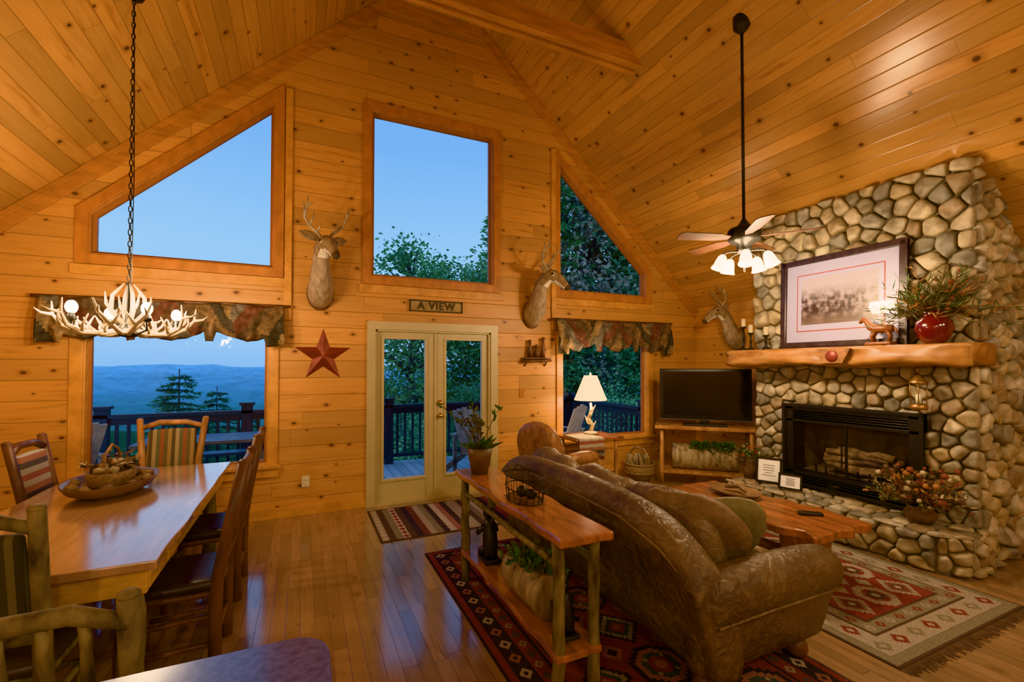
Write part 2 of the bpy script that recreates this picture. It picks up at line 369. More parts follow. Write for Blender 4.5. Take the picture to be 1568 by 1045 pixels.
# windows
def poly_frame(mb,poly,off_in,off_out,y0,y1,mat):
    c=V((sum(p[0] for p in poly)/len(poly),sum(p[1] for p in poly)/len(poly)))
    n=len(poly); P=[V(p) for p in poly]
    def offs(d):
        out=[]
        for i in range(n):
            a=P[i-1];b=P[i];e=P[(i+1)%n]
            d1=(b-a).normalized();d2=(e-b).normalized()
            n1=V((d1.y,-d1.x));n2=V((d2.y,-d2.x))
            if n1.dot(b-c)<0:n1=-n1
            if n2.dot(b-c)<0:n2=-n2
            bis=(n1+n2); bis=bis/ (1+n1.dot(n2)); out.append(b+bis*d)
        return out
    A=offs(off_in);B=offs(off_out)
    vs=[(p.x,y0,p.y) for p in A]+[(p.x,y0,p.y) for p in B]+[(p.x,y1,p.y) for p in A]+[(p.x,y1,p.y) for p in B]
    fs=[]
    for i in range(n):
        j=(i+1)%n
        fs+=[(i,j,n+j,n+i),(2*n+i,3*n+i,3*n+j,2*n+j),(n+i,n+j,3*n+j,3*n+i),(i,2*n+i,2*n+j,j)]
    mb.add(vs,fs,mat)
def window(i,poly,dbl=False):
    e=E('window_%d'%i)
    mb=MB(); poly_frame(mb,poly,-.005,.09,YB-.025,YB+.001,0); poly_frame(mb,poly,-.02,.0,YB-.005,YB+.13,0)
    mb.obj('casing',M_trimr if not dbl else M_trim,e,bevel=.004)
    mb=MB(); poly_frame(mb,poly,-.045,-.018,YB+.06,YB+.10,0); mb.obj('sash',M_sash,e)
    mb=MB(); n=len(poly); mb.add([(x,YB+.08,z) for x,z in poly],[tuple(range(n))]); mb.obj('glass',M_glass,e)
    if dbl:
        mb=MB(); x0=poly[0][0];x1=poly[1][0];z=poly[0][1]; mb.bb(x0-.12,x1+.12,YB-.06,YB,z-.035,z); mb.bb(x0-.1,x1+.1,YB-.03,YB,z-.13,z-.035); mb.obj('sill',M_trim,e,bevel=.004)
for i,(p,d) in enumerate(((hUL,0),(hC,0),(hUR,0),(hLL,1),(hLR,1))): window(i+1,p,d)
mb=MB()
for x0,x1 in((-1.93,-.17),(.58,2.355),(3.10,4.87)): mb.bb(x0,x1,YB-.03,YB,2.45,2.545)
mb.obj('trim_2',M_trim,bevel=.004)
mb=MB()
for x in(-.165,3.10): mb.bb(x-.02,x+.05,YB-.035,YB,2.1,4.6)
mb.obj('trim_3',M_trim,bevel=.004)
# ---------------------------------------------------------------- french doors
e=E('door_1')
mb=MB(); mb.bb(.665,.76,YB-.03,YB,0,2.12); mb.bb(2.19,2.285,YB-.03,YB,0,2.12); mb.bb(.665,2.285,YB-.032,YB,2.03,2.125)
mb.bb(.76,.785,YB-.01,YB+.14,0,2.03); mb.bb(2.165,2.19,YB-.01,YB+.14,0,2.03); mb.bb(.76,2.19,YB-.01,YB+.14,2.01,2.03); mb.bb(.76,2.19,YB-.02,YB+.14,0,.03)
mb.obj('casing',M_cream,e,bevel=.004)
for k,(x0,x1) in enumerate(((.787,1.472),(1.478,2.163))):
    mb=MB(); g0,g1,z0,z1=(.85,1.365,.27,1.94) if k==0 else (1.60,2.10,.27,1.94)
    y0,y1=YB+.03,YB+.075
    mb.bb(x0,g0,y0,y1,.03,2.01); mb.bb(g1,x1,y0,y1,.03,2.01); mb.bb(g0,g1,y0,y1,.03,z0); mb.bb(g0,g1,y0,y1,z1,2.01)
    poly_frame(mb,[(g0,z0),(g1,z0),(g1,z1),(g0,z1)],-.015,.015,y0-.012,y1+.01,0)
    mb.obj('door_leaf_%d'%(k+1),M_cream,e,bevel=.003)
    mb=MB(); mb.add([(g0,YB+.055,z0),(g1,YB+.055,z0),(g1,YB+.055,z1),(g0,YB+.055,z1)],[(0,1,2,3)]); mb.obj('door_glass_%d'%(k+1),M_glass,e)
mb=MB(); mb.bb(1.462,1.488,YB+.012,YB+.032,.03,2.01); mb.obj('astragal',M_cream,e,bevel=.003)
mb=MB()
for z in(1.0,1.16):
    T=Matrix.Translation((1.535,YB+.03,z))@RX(PI/2); mb.lathe([(0,0),(.03,0),(.03,.008),(.012,.012),(.012,.035),(.026,.045),(.028,.06),(.018,.072),(0,.075)],mat=0,M=T)
mb.obj('knobs',M_brass,e)
# ---------------------------------------------------------------- exterior
mb=MB(); mb.bb(-4.5,5.05,YB+.16,8.05,-.12,-.04); mb.obj('deck_floor',M_deck)
def railing(name,a,b,posts):
    a=V(a);b=V(b);L=(b-a).length;mb=MB();d=(b-a).normalized();ang=math.atan2(d.y,d.x)
    def rb(t0,t1,w,z0,z1):
        c=a+d*(t0+t1)/2; mb.box((c.x,c.y,(z0+z1)/2),(t1-t0,w,z1-z0),0,RZ(ang))
    rb(0,L,.14,.90,.945); rb(0,L,.05,.80,.89); rb(0,L,.05,.06,.12)
    t=.06
    while t<L: rb(t,t+.035,.035,.12,.80); t+=.13
    for t in posts: rb(t-.07,t+.07,.14,-.04,1.02); rb(t-.095,t+.095,.19,1.02,1.06)
    return mb.obj(name,M_rail)
railing('deck_railing',(-4.45,7.9,0),(4.95,7.9,0),[.1,2.0,3.7,5.78,7.7,9.3])
railing('deck_railing',(4.97,7.83,0),(4.97,5.65,0),[.1,2.1])
def deck_table():
    mb=MB(); 
    for i in range(5): mb.bb(-.75,.75,-.36+.147*i,-.36+.147*i+.135,.72,.755)
    for sx in(-.55,.55):
        mb.box((sx,.18,.35),(.07,.05,.80),0,RX(.45)); mb.box((sx,-.18,.35),(.07,.05,.80),0,RX(-.45)); mb.bb(sx-.02,sx+.02,-.7,.7,.36,.42)
    for sy in(-.7,.7): mb.bb(-.75,.75,sy-.13,sy+.13,.42,.455)
    mb.obj('picnic_table',simple('picnic_table_wood',(.17,.18,.22),.5,ns=8,var=.2),loc=(-1.0,6.75,-.04))
deck_table()
def adirondack(loc,rz):
    mb=MB()
    for i in range(5): mb.box((-.2+.1*i,.28,.62),(.09,.02,.85-abs(i-2)*.06),0,RX(.35*-1))
    for i in range(5): mb.box((0,-.25+.1*i,.36-.02*i),(.52,.09,.02))
    for sx in(-.3,.3):
        mb.box((sx,-.02,.58),(.12,.66,.022)); mb.box((sx,-.28,.27),(.03,.09,.62)); mb.box((sx,.12,.2),(.03,.85,.1),0,RX(-.28)); mb.box((sx,.26,.30),(.03,.08,.58))
    mb.obj('adirondack_chair',M_deckf,loc=loc,rz=rz)
adirondack((2.55,6.75,-.035),2.2); adirondack((3.9,6.6,-.035),-2.6); adirondack((-2.55,6.9,-.035),-2.2)
# terrain
m,nt,p=new_mat('valley_haze_terrain'); L=nt.links
tc=N(nt,'ShaderNodeTexCoord'); sp=N(nt,'ShaderNodeSeparateXYZ'); L.new(tc.outputs['Object'],sp.inputs[0])
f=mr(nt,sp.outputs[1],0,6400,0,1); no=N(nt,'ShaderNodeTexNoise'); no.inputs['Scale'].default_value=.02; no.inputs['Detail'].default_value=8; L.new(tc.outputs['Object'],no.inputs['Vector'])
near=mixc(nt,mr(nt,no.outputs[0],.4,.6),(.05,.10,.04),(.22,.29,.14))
cr=N(nt,'ShaderNodeValToRGB'); L.new(f,cr.inputs[0]); el=cr.color_ramp.elements; el[0].color=(.08,.14,.07,1); el[1].color=(.64,.84,.92,1)  # aerial haze painted into the base colour, paler and bluer with distance
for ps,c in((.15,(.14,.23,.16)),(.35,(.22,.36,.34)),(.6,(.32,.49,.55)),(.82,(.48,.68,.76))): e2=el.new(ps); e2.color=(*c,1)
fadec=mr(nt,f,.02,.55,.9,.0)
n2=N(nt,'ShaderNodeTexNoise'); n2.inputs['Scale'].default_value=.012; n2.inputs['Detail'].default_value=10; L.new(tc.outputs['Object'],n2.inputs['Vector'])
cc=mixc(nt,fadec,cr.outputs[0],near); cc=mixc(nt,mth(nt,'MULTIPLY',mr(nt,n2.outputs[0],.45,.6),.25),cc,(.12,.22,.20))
L.new(cc,p.inputs['Base Color']); p.inputs['Roughness'].default_value=1; p.inputs['Specular IOR Level'].default_value=0; M_ter=m
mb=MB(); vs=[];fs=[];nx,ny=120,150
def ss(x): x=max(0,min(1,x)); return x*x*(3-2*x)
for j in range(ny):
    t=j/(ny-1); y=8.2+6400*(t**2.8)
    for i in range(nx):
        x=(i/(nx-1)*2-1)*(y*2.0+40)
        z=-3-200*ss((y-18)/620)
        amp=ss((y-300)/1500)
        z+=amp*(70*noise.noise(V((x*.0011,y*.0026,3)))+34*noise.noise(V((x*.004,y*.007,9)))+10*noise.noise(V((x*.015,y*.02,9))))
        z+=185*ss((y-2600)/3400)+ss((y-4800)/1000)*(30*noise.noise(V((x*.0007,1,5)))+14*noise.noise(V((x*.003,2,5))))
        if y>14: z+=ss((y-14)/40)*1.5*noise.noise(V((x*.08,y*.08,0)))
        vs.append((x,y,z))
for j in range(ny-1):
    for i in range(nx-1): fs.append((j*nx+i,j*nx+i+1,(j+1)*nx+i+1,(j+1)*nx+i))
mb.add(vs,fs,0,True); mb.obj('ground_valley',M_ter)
# trees
M_tl=[simple('tree_foliage',c,.7,ns=1.5,var=.5) for c in((.25,.40,.15),(.32,.46,.21),(.16,.28,.12),(.46,.34,.22))]
M_tb=simple('tree_bark',(.22,.18,.15),.9,ns=8,var=.4)
def leafy(seed,lm,N1=44,N2=110):
    random.seed(seed); mb=MB()
    mb.tube([(0,0,0),(.1,.05,2.5),(0,.1,5),(.05,0,8)],[.2,.15,.1,.04],8,0)
    for c in range(N1):
        th=R(0,2*PI); z=R(2.2,8.8); rr=1.9*math.sin(PI*min(1,max(.12,(z-1.2)/8.2)))*math.sqrt(R(.15,1)); c0=V((rr*math.cos(th),rr*math.sin(th),z))
        mb.tube([(0,0,z-.8),c0*.5+V((0,0,(z-.5)*.5)),c0],[.05,.03,.012],5,0)
        for k in range(N2):
            d=V((random.gauss(0,1),random.gauss(0,1),random.gauss(0,.8)))*.36
            mb.leaf(c0+d,(R(-1,1),R(-1,1),R(-.8,.5)),R(.12,.21),R(.07,.12),1)
    o=mb.obj('deciduous_tree',[M_tb,lm],merge=False); return o
def conif(seed,lm,H=9,Rr=1.7,lev=26):
    random.seed(seed); mb=MB(); mb.tube([(0,0,0),(0,0,H)],[.16,.02],7,0)
    for l in range(lev):
        t=l/lev; z=H*.15+H*.84*t; rad=Rr*(1-t)**.8+.12
        for b in range(7):
            th=R(0,2*PI); tip=V((rad*math.cos(th),rad*math.sin(th),z-rad*.12+R(-.1,.1))); b0=V((0,0,z)); mb.tube([b0,b0.lerp(tip,.5)+V((0,0,.05)),tip],[.025,.015,.006],4,0)
            n=int(10+rad*26)
            for k in range(n):
                q=b0.lerp(tip,R(.15,1)); mb.leaf(q,(math.cos(th)+R(-.8,.8),math.sin(th)+R(-.8,.8),R(-.5,.35)),R(.14,.26),.05,1)
    return mb.obj('pine_tree',[M_tb,lm],merge=False)
def inst(o,name,loc,s,rz):
    n=bpy.data.objects.new(name,o.data); bpy.context.collection.objects.link(n); n.location=loc; n.scale=(s[0],s[0],s[1]); n.rotation_euler=(0,0,rz)
T1=leafy(11,M_tl[0]);T2=leafy(12,M_tl[1]);T3=leafy(13,M_tl[2]);C1=conif(14,M_tl[2],9,3.0,34);C2=conif(15,M_tl[0],10,1.6,36);T5=leafy(16,M_tl[3],36,80)
random.seed(21)
T1.location=(3.1,14.2,-3.6); T1.scale=(1,1,1.0); T2.location=(6.1,14.6,-3.6); T2.scale=(1.05,1.05,1.1); T5.location=(8.3,12.6,-3.6); T5.scale=(1.1,1.1,1.3)
T3.location=(9.0,13.5,-3.6); T3.scale=(1.2,1.2,1.5); C1.location=(-3.95,19.5,-7.5); C2.location=(7.6,13.2,-3.5); C2.scale=(1.35,1.35,1.32)
inst(C1,'pine_tree',(-3.1,21.5,-8.2),(.85,1.0),1.1); inst(C1,'pine_tree',(-4.9,22.5,-8.6),(.8,1.0),2.5); inst(C1,'pine_tree',(-1.9,22,-9.4),(.8,1.0),.5)
for (x,y,k,s,zs) in ((6.0,13.0,3,1.15,1.3),(4.4,17,0,1.0,.98),(7.2,17.5,1,1.1,1.15),(2.2,18.5,2,.9,.85),(5.4,20,0,1.1,1.1),(9.9,16.5,4,1.3,1.5),(11.2,14.2,4,1.3,1.6),(12.8,16,0,1.4,1.65),(10.6,12,3,1.3,1.5),(13.8,12.8,3,1.3,1.4),(14.6,15.5,4,1.3,1.2),(8.4,11.5,0,.8,.8),(6.6,11.8,2,.7,.6),(4.9,12.2,1,.65,.58),(3.2,12.0,0,.6,.56),(2.2,11.2,1,.5,.5),(4.0,10.9,2,.5,.52),(2.0,13.0,0,.6,.54),(12.2,10.6,4,.9,.9),(8.6,19,3,1.3,1.5),(16.5,13,0,1.2,1.1),(10.0,9.6,1,.7,.72),(1.7,16,0,.5,.5),(5.8,10.6,0,.5,.5),(7.6,9.9,1,.5,.55),(11.3,9.2,0,.6,.65)):
    o=(T1,T2,T3,C2,T5)[k]; inst(o,'pine_tree' if k==3 else 'deciduous_tree',(x,y,-3.6),(s,zs),R(0,6))
random.seed(5)
# ---------------------------------------------------------------- fireplace
def clip(poly,n,c):
    out=[]
    for i in range(len(poly)):
        a=poly[i];b=poly[(i+1)%len(poly)];da=a.dot(n)-c;db=b.dot(n)-c
        if da<=0: out.append(a)
        if da*db<0: out.append(a+(b-a)*(da/(da-db)))
    return out
def stones(mb,region,mp,size,h,skip=None,ar=1.0,gap=.007,seeds=None):
    region=[V(p) for p in region]; x0=min(p.x for p in region);x1=max(p.x for p in region);y0=min(p.y for p in region);y1=max(p.y for p in region)
    S=[V(q) for q in (seeds or [])]
    for t in range(5000):
        p=V((R(x0,x1),R(y0,y1))); d=size*random.choice((.55,.75,1.0,1.2))
        if all(math.hypot((p.x-q.x)/ar,p.y-q.y)>d for q in S): S.append(p)
    for i,p in enumerate(S):
        if skip and skip(p): continue
        poly=list(region)
        for j,q in enumerate(S):
            if i==j or (p-q).length>3.2*size*max(ar,1): continue
            n=q-p; poly=clip(poly,n,n.dot((p+q)/2))
            if len(poly)<3: break
        if len(poly)<3: continue
        c=sum(poly,V((0,0)))/len(poly); ra=sum((q-c).length for q in poly)/len(poly)
        if ra<.02: continue
        P=[c+(q-c)*max(.5,1-gap/ra) for q in poly]
        for it in range(2):
            Q=[]
            for k in range(len(P)):
                a=P[k];b=P[(k+1)%len(P)]; Q+=[a.lerp(b,.18),a.lerp(b,.82)]
            P=Q
        of=V((R(0,99),R(0,99),0))
        P=[c+(q-c)*(1-.08*abs(noise.noise(V((q.x*11,q.y*11,0))+of))) for q in P]
        hh=h*R(.55,1.3); tx,ty=R(-.18,.18),R(-.18,.18); m=random.randrange(len(M_st)); rings=[]
        for sc,z in((1,0),(1.0,.35),(.95,.66),(.84,.86),(.60,.96),(.28,1.0)):
            rg=[]
            for q in P:
                w=c+(q-c)*sc; zz=hh*z+(tx*(w.x-c.x)+ty*(w.y-c.y))*z+.02*noise.noise(V((w.x*12,w.y*12,0))+of)*z*1.6
                rg.append(mp(w.x,w.y,zz))
            rings.append(rg)
        mb.loft(rings,m,True,False); n=len(P); o=len(mb.v)-n; mb.f.append(tuple(range(o,o+n))); mb.m.append(m); mb.s.append(True)
FX,CY0,CY1,CT=4.90,1.765,3.663,3.33
e=E('stone_fireplace')
mb=MB()
cz=lambda x:6.52-.93*(x-XC)-.02
def cwedge(x0,x1,y0,y1,z0):
    mb.add([(x0,y0,z0),(x1,y0,z0),(x1,y1,z0),(x0,y1,z0),(x0,y0,cz(x0)),(x1,y0,cz(x1)),(x1,y1,cz(x1)),(x0,y1,cz(x0))],[(0,3,2,1),(4,5,6,7),(0,1,5,4),(1,2,6,5),(2,3,7,6),(3,0,4,7)])
XW=XR-.005
cwedge(FX,XW,CY0,CY1,1.19); mb.bb(FX,XW,CY0,2.08,0,1.19); mb.bb(FX,XW,3.29,CY1,0,1.19); mb.bb(FX,XW,2.08,3.29,0,.36); mb.bb(5.4,XW,2.08,3.29,.36,1.19)
HF=4.47
mb.prism([(FX,1.70),(4.62,1.70),(HF,1.86),(HF,3.72),(FX,3.76)],0.0,.30)
mb.obj('mortar_core',M_mortar,e)
mb=MB()
skipf=lambda p: 2.10<p.x<3.27 and .33<p.y<1.17
arch=[(2.06+.135*i,1.27+.012*(1-abs(i-4.5)/4.5)) for i in range(10)]+[(2.12+.135*i,1.10) for i in range(9)]
stones(mb,[(CY0-.03,.30),(CY1+.03,.30),(CY1+.03,1.62),(CY0-.03,1.62)],lambda x,y,z:(FX-z,x,y),.17,.06,skipf,1.05,seeds=arch)
stones(mb,[(CY0-.03,1.62),(CY1+.03,1.62),(CY1+.03,cz(FX)),(CY0-.03,cz(FX))],lambda x,y,z:(FX-z,x,y),.215,.07,None,.9)
stones(mb,[(FX,.0),(XW,.0),(XW,cz(XW)),(FX,cz(FX))],lambda x,y,z:(x,CY0-z,y),.20,.065)
stones(mb,[(FX,.0),(XW,.0),(XW,cz(XW)),(FX,cz(FX))],lambda x,y,z:(x,CY1+z,y),.22,.05)
mb.obj('chimney_stones',M_st,e)
mb=MB()
stones(mb,[(1.86,.01),(3.74,.01),(3.74,.30),(1.86,.30)],lambda x,y,z:(HF-z,x,y),.17,.06,None,1.4)
stones(mb,[(HF-.05,1.84),(4.60,1.68),(FX,1.68),(FX,3.77),(HF-.05,3.77)],lambda x,y,z:(x,y,.295+z*.5),.26,.05,None,.8)
stones(mb,[(4.60,.01),(FX,.01),(FX,.30),(4.60,.30)],lambda x,y,z:(x,1.70-z,y),.18,.05)
dx,dy=(4.62-HF),(1.70-1.86); LL=math.hypot(dx,dy)
stones(mb,[(0,.01),(LL,.01),(LL,.30),(0,.30)],lambda x,y,z:(HF+dx*x/LL+dy/LL*z,1.86+dy*x/LL-dx/LL*z,y),.17,.05)
mb.obj('hearth_stones',M_st,e)
# mantel
e=E('log_mantel'); mb=MB(); rings=[];n=22
for i in range(41):
    t=i/40;y=1.665+t*2.19;rg=[]
    for j in range(n):
        a=2*PI*j/n; ca,sa=math.cos(a),math.sin(a)
        px=.22*(abs(ca)**.3)*(1 if ca>0 else -1); pz=.095*(abs(sa)**.45)*(1 if sa>0 else -1)
        nn=noise.noise(V((y*2.6,ca*1.5,sa*1.5)))+.5*noise.noise(V((y*9,ca*4,sa*4)))
        en=1 if 0<i<40 else .96
        z=1.70+pz*en+(.04*nn if sa<.3 else 0)
        if sa>.2: z=min(z,1.79)
        rg.append((4.77+px*en-(.05*nn if ca<0 else 0),y,z))
    rings.append(rg)
mb.loft(rings,0); mb.obj('mantel_slab',M_mantel,e)
mb=MB(); mb.prism([(-.16,.06),(.16,.06),(.09,-.075),(-.09,-.075)],0,.012,0,Matrix.Translation((4.525,2.63,1.71))@RZ(-PI/2)@RX(PI/2)); 
mb.lathe([(0,.02),(.05,.018),(.055,.01),(.055,0)],mat=1,M=Matrix.Translation((4.52,2.63,1.70))@RY(-PI/2)); mb.obj('leather_plaque',[M_chairL,M_star],e)
# insert
e=E('fireplace_insert'); mb=MB(); y0,y1,z0,z1=2.09,3.28,.345,1.175; xf=4.80
mb.bb(xf,5.0,y0,y0+.08,z0,z1); mb.bb(xf,5.0,y1-.08,y1,z0,z1); mb.bb(xf,5.0,y0,y1,z1-.16,z1-.13); mb.bb(xf,5.0,y0,y1,z1-.03,z1); mb.bb(xf,5.0,y0,y1,z0,z0+.03); mb.bb(xf,5.0,y0,y1,z0+.12,z0+.15)
for k in range(4): mb.box((xf+.02,(y0+y1)/2,z1-.115+.024*k),(.03,y1-y0-.1,.008),0,RY(.5))
for k in range(3): mb.box((xf+.02,(y0+y1)/2,z0+.05+.025*k),(.03,y1-y0-.1,.008),0,RY(.5))
mb.bb(xf+.01,xf+.03,2.675,2.695,z0+.15,z1-.16)
for yy in(2.66,2.71): mb.bb(xf-.02,xf-.005,yy-.005,yy+.005,.62,.86)
mb.bb(xf-.02,xf,y0-.03,y1+.03,z1,z1+.03); mb.bb(xf-.02,xf,y0-.03,y0,z0,z1); mb.bb(xf-.02,xf,y1,y1+.03,z0,z1)
mb.obj('black_frame',M_black,e,bevel=.003)
mb=MB(); mb.bb(5.34,5.36,y0,y1,z0,z1); mb.bb(4.95,5.36,y0+.02,y0+.04,z0,z1); mb.bb(4.95,5.36,y1-.04,y1-.02,z0,z1); mb.bb(4.95,5.36,y0,y1,z0+.13,z0+.15)
mb.obj('firebox',simple('firebox_brick',(.15,.11,.08),.9,ns=9,var=.4),e)
mb=MB()
for k in range(8): mb.log((4.97+R(-.03,.2),2.28+R(0,.25),.55+.028*k),(4.97+R(-.03,.2),2.8+R(0,.30),.55+.028*k+R(-.04,.05)),.034,0,wob=.4)
for k in range(9): mb.box((4.94,2.25+.1*k,.53),(.02,.012,.08),1)
mb.obj('gas_logs',[simple('ceramic_logs',(.17,.115,.07),.85,ns=16,var=.6,bump=.5),M_iron],e)
mb=MB(); mb.add([(xf+.02,y0+.05,z0+.14),(xf+.02,y1-.05,z0+.14),(xf+.02,y1-.05,z1-.15),(xf+.02,y0+.05,z1-.15)],[(0,1,2,3)]); mb.obj('glass_doors',M_glass,e)
# ---------------------------------------------------------------- framed print
e=E('framed_print',(4.79,2.725,1.80)); T=RY(.045)
def fb(mb,y0,y1,z0,z1,x0,x1,mat): mb.box(((x0+x1)/2,(y0+y1)/2,(z0+z1)/2),(x1-x0,y1-y0,z1-z0),mat)
W,H=1.14,.93
mb=MB()
for a in((-W/2,W/2,0,.055),(-W/2,W/2,H-.055,H),(-W/2,-W/2+.055,0,H),(W/2-.055,W/2,0,H)): fb(mb,*a,-.045,0,0)
mb.v=[tuple(T@V(v)) for v in mb.v]; o=mb.obj('frame',simple('frame_dark_wood',(.045,.03,.035),.3,ns=20,var=.4),e,bevel=.008)
mb=MB(); fb(mb,-W/2+.04,W/2-.04,.04,H-.04,-.020,-.008,0); fb(mb,-W/2+.165,W/2-.165,.165,H-.165,-.022,-.018,1); fb(mb,-W/2+.175,W/2-.175,.175,H-.175,-.024,-.018,0); fb(mb,-W/2+.215,W/2-.215,.235,H-.215,-.026,-.018,2)
mb.v=[tuple(T@V(v)) for v in mb.v]
m,nt,p=new_mat('sepia_print'); L=nt.links
tc=N(nt,'ShaderNodeTexCoord'); sp=N(nt,'ShaderNodeSeparateXYZ'); L.new(tc.outputs['Object'],sp.inputs[0]); no=N(nt,'ShaderNodeTexNoise'); no.inputs['Scale'].default_value=16; no.inputs['Detail'].default_value=8; L.new(tc.outputs['Object'],no.inputs['Vector'])
bandn=mth(nt,'SUBTRACT',1,mr(nt,mth(nt,'ABSOLUTE',mth(nt,'SUBTRACT',sp.outputs[2],.42)),.05,.22)); ff=mth(nt,'MULTIPLY',bandn,mr(nt,no.outputs[0],.36,.56))
base=mixc(nt,mr(nt,sp.outputs[2],.28,.62),(.17,.12,.10),(.40,.35,.40)); L.new(mixc(nt,ff,base,(.05,.03,.025)),p.inputs['Base Color']); p.inputs['Roughness'].default_value=.3
mb.obj('mat_and_print',[simple('lavender_mat',(.34,.33,.46),.35),simple('red_fillet',(.33,.07,.05),.4),m],e)
# mantel items
MT=1.792
def candlestick(loc,h):
    mb=MB(); mb.lathe([(0,0),(.045,0),(.04,.015),(.012,.03),(.01,h*.5),(.02,h*.52),(.01,h*.56),(.01,h-.03),(.032,h-.015),(.03,h)],mat=0,seg=16); mb.lathe([(.025,h),(.025,h+.09),(.0,h+.09)],mat=1,seg=14); mb.obj('candlestick',[M_iron,M_dryB],loc=loc)
candlestick((4.70,3.62,MT),.20); candlestick((4.66,3.40,MT),.16); candlestick((4.72,3.73,MT),.28)
e=E('mantel_lamp',(4.66,2.30,MT)); mb=MB()
mb.rbox((0,0,.015),(.12,.2,.03),.01,0)
for sy in(-.06,.06):
    mb.tube([(0,sy,.03),(0,sy*1.2,.08),(0,sy*.8,.13)],[.012,.014,.022],8,0)
    mb.tube([(.03,sy,.03),(.03,sy*1.1,.08),(.02,sy*.7,.13)],[.012,.014,.022],8,0)
mb.tube([(.01,-.09,.14),(.01,-.03,.15),(.01,.04,.15),(.01,.08,.17),(.01,.11,.22),(.01,.14,.24),(.01,.17,.21)],[.03,.04,.04,.036,.025,.022,.012],10,0)
mb.tube([(.01,-.1,.15),(.01,-.13,.1)],[.012,.004],6,0); mb.tube([(0.03,0,.1),(.03,0,.30)],.006,6,1)
mb.obj('horse_base',[simple('carved_mahogany',(.20,.07,.03),.4),M_brass],e)
mb=MB(); 
for yy in(-.045,.045): mb.lathe([(.02,.30),(.03,.29),(.055,.345),(.045,.39)],(.03,yy,0),14,0)
mb.obj('glass_shades',M_shade,e); light('mantel_lamp_bulb',(-.06,0,.42),4,WARM,.04,e)
def sprig(mb,base,d,L,mat,leafm,nl=6,ls=.05,lw=.03,droop=.5,r=.004):
    base=V(base);d=V(d).normalized();pts=[base+d*L*t+V((0,0,-droop*L*t*t*.6)) for t in(0,.25,.5,.75,1)]
    mb.tube(pts,[r,r*.4],4,mat)
    for k in range(nl):
        t=R(.35,1)*4; i=min(3,int(t)); q=pts[i].lerp(pts[i+1],t-i); mb.leaf(q,d+V((R(-1,1),R(-1,1),R(-.8,.8))),ls*R(.7,1.3),lw,leafm)
e=E('red_vase',(4.68,1.93,MT)); mb=MB()
mb.lathe([(0,0),(.065,0),(.10,.05),(.125,.12),(.115,.18),(.07,.225),(.06,.24),(.078,.26),(.066,.255),(.05,.22)],seg=26); mb.obj('vase',M_red,e)
mb=MB()
for k in range(120):
    a=R(0,2*PI); u=R(.1,2.4); sprig(mb,(0,0,.22),(math.cos(a)*.75,math.sin(a)*1.1,u),R(.26,.58),0,random.choice((1,1,1,2,3)),8,.09,.011,R(.2,1.1),.003)
for k in range(18):
    a=R(0,2*PI); c=V((math.cos(a)*R(.03,.15),math.sin(a)*R(.05,.24),.26+R(0,.30))); mb.ell(c,R(.012,.024),random.choice((3,4)),None,.3,8,5)
mb.obj('dried_arrangement',[M_twig,M_leaf2,M_leaf,M_dryA,M_dryC],e)
e=E('hanging_lantern',(4.72,2.06,1.24)); mb=MB()
mb.tube([(.11,0,.36),(0,0,.37),(-.02,0,.33),(0,0,.30)],.008,6); mb.lathe([(.0,.30),(.02,.29),(.05,.25),(.065,.235),(.065,.225)],seg=14); mb.lathe([(0,0),(.06,0),(.065,.03),(.045,.05)],seg=14)
for k in range(4):
    a=PI/2*k+.4; mb.tube([(.05*math.cos(a),.05*math.sin(a),.04),(.056*math.cos(a),.056*math.sin(a),.23)],.004,5)
mb.obj('lantern_frame',simple('aged_brass',(.35,.2,.09),.4,.7),e); mb=MB(); mb.lathe([(.04,.05),(.048,.12),(.04,.22)],seg=14); mb.obj('lantern_glass',M_glass,e); mb=MB(); mb.lathe([(0,.05),(.02,.05),(.02,.13),(0,.13)],seg=10); mb.obj('candle',M_white,e)
# hearth items
HT=.325
def photo_frame(loc,rz,w,h):
    mb=MB(); T=RX(-.18)
    for a in((0,0,w,.02,0),(0,h-.02,w,.02,0)): mb.box((0,0,a[1]+.01),(w,.018,.02),0)
    mb.box((-w/2+.01,0,h/2),(.02,.018,h),0); mb.box((w/2-.01,0,h/2),(.02,.018,h),0); mb.box((0,.003,h/2),(w-.02,.008,h-.02),1)
    for k in range(5): mb.box((0,-.002,h*(.3+.1*k)),(w*R(.3,.55),.006,.006),2)
    mb.v=[tuple(T@V(v)) for v in mb.v]; mb.box((0,.07,h*.3),(.03,.008,h*.6),0,RX(.3))
    mb.obj('photo_frame',[M_black,simple('paper_white',(.8,.78,.74),.6),simple('photo_print',(.3,.28,.26),.4)],loc=loc,rz=rz)
photo_frame((4.62,3.36,HT+.01),-1.15,.25,.27); photo_frame((4.56,3.08,HT+.01),-1.25,.22,.16)
def dried_pot(name,loc,ph,pr,n,L,mats,zmin=.3):
    e=E(name,loc); mb=MB(); mb.lathe([(0,0),(pr*.7,0),(pr,ph*.5),(pr*.75,ph*.9),(pr*.85,ph),(pr*.7,ph*.97),(pr*.6,ph*.8)],seg=20); mb.obj('pot',M_pot,e); mb=MB()
    for k in range(n):
        a=R(0,2*PI); sprig(mb,(0,0,ph*.85),(math.cos(a),math.sin(a),R(zmin,1.8)),R(.5,1)*L,0,random.choice(range(1,len(mats))),6,.05,.022,R(.1,.6))
    for k in range(n//2):
        a=R(0,2*PI);u=R(.2,1);c=V((math.cos(a)*u*L*.6,math.sin(a)*u*L*.6,ph+R(.02,L*.7))); mb.ell(c,R(.012,.028),random.choice(range(1,len(mats))),None,.4,8,5)
    mb.obj('dried_stems',mats,e)
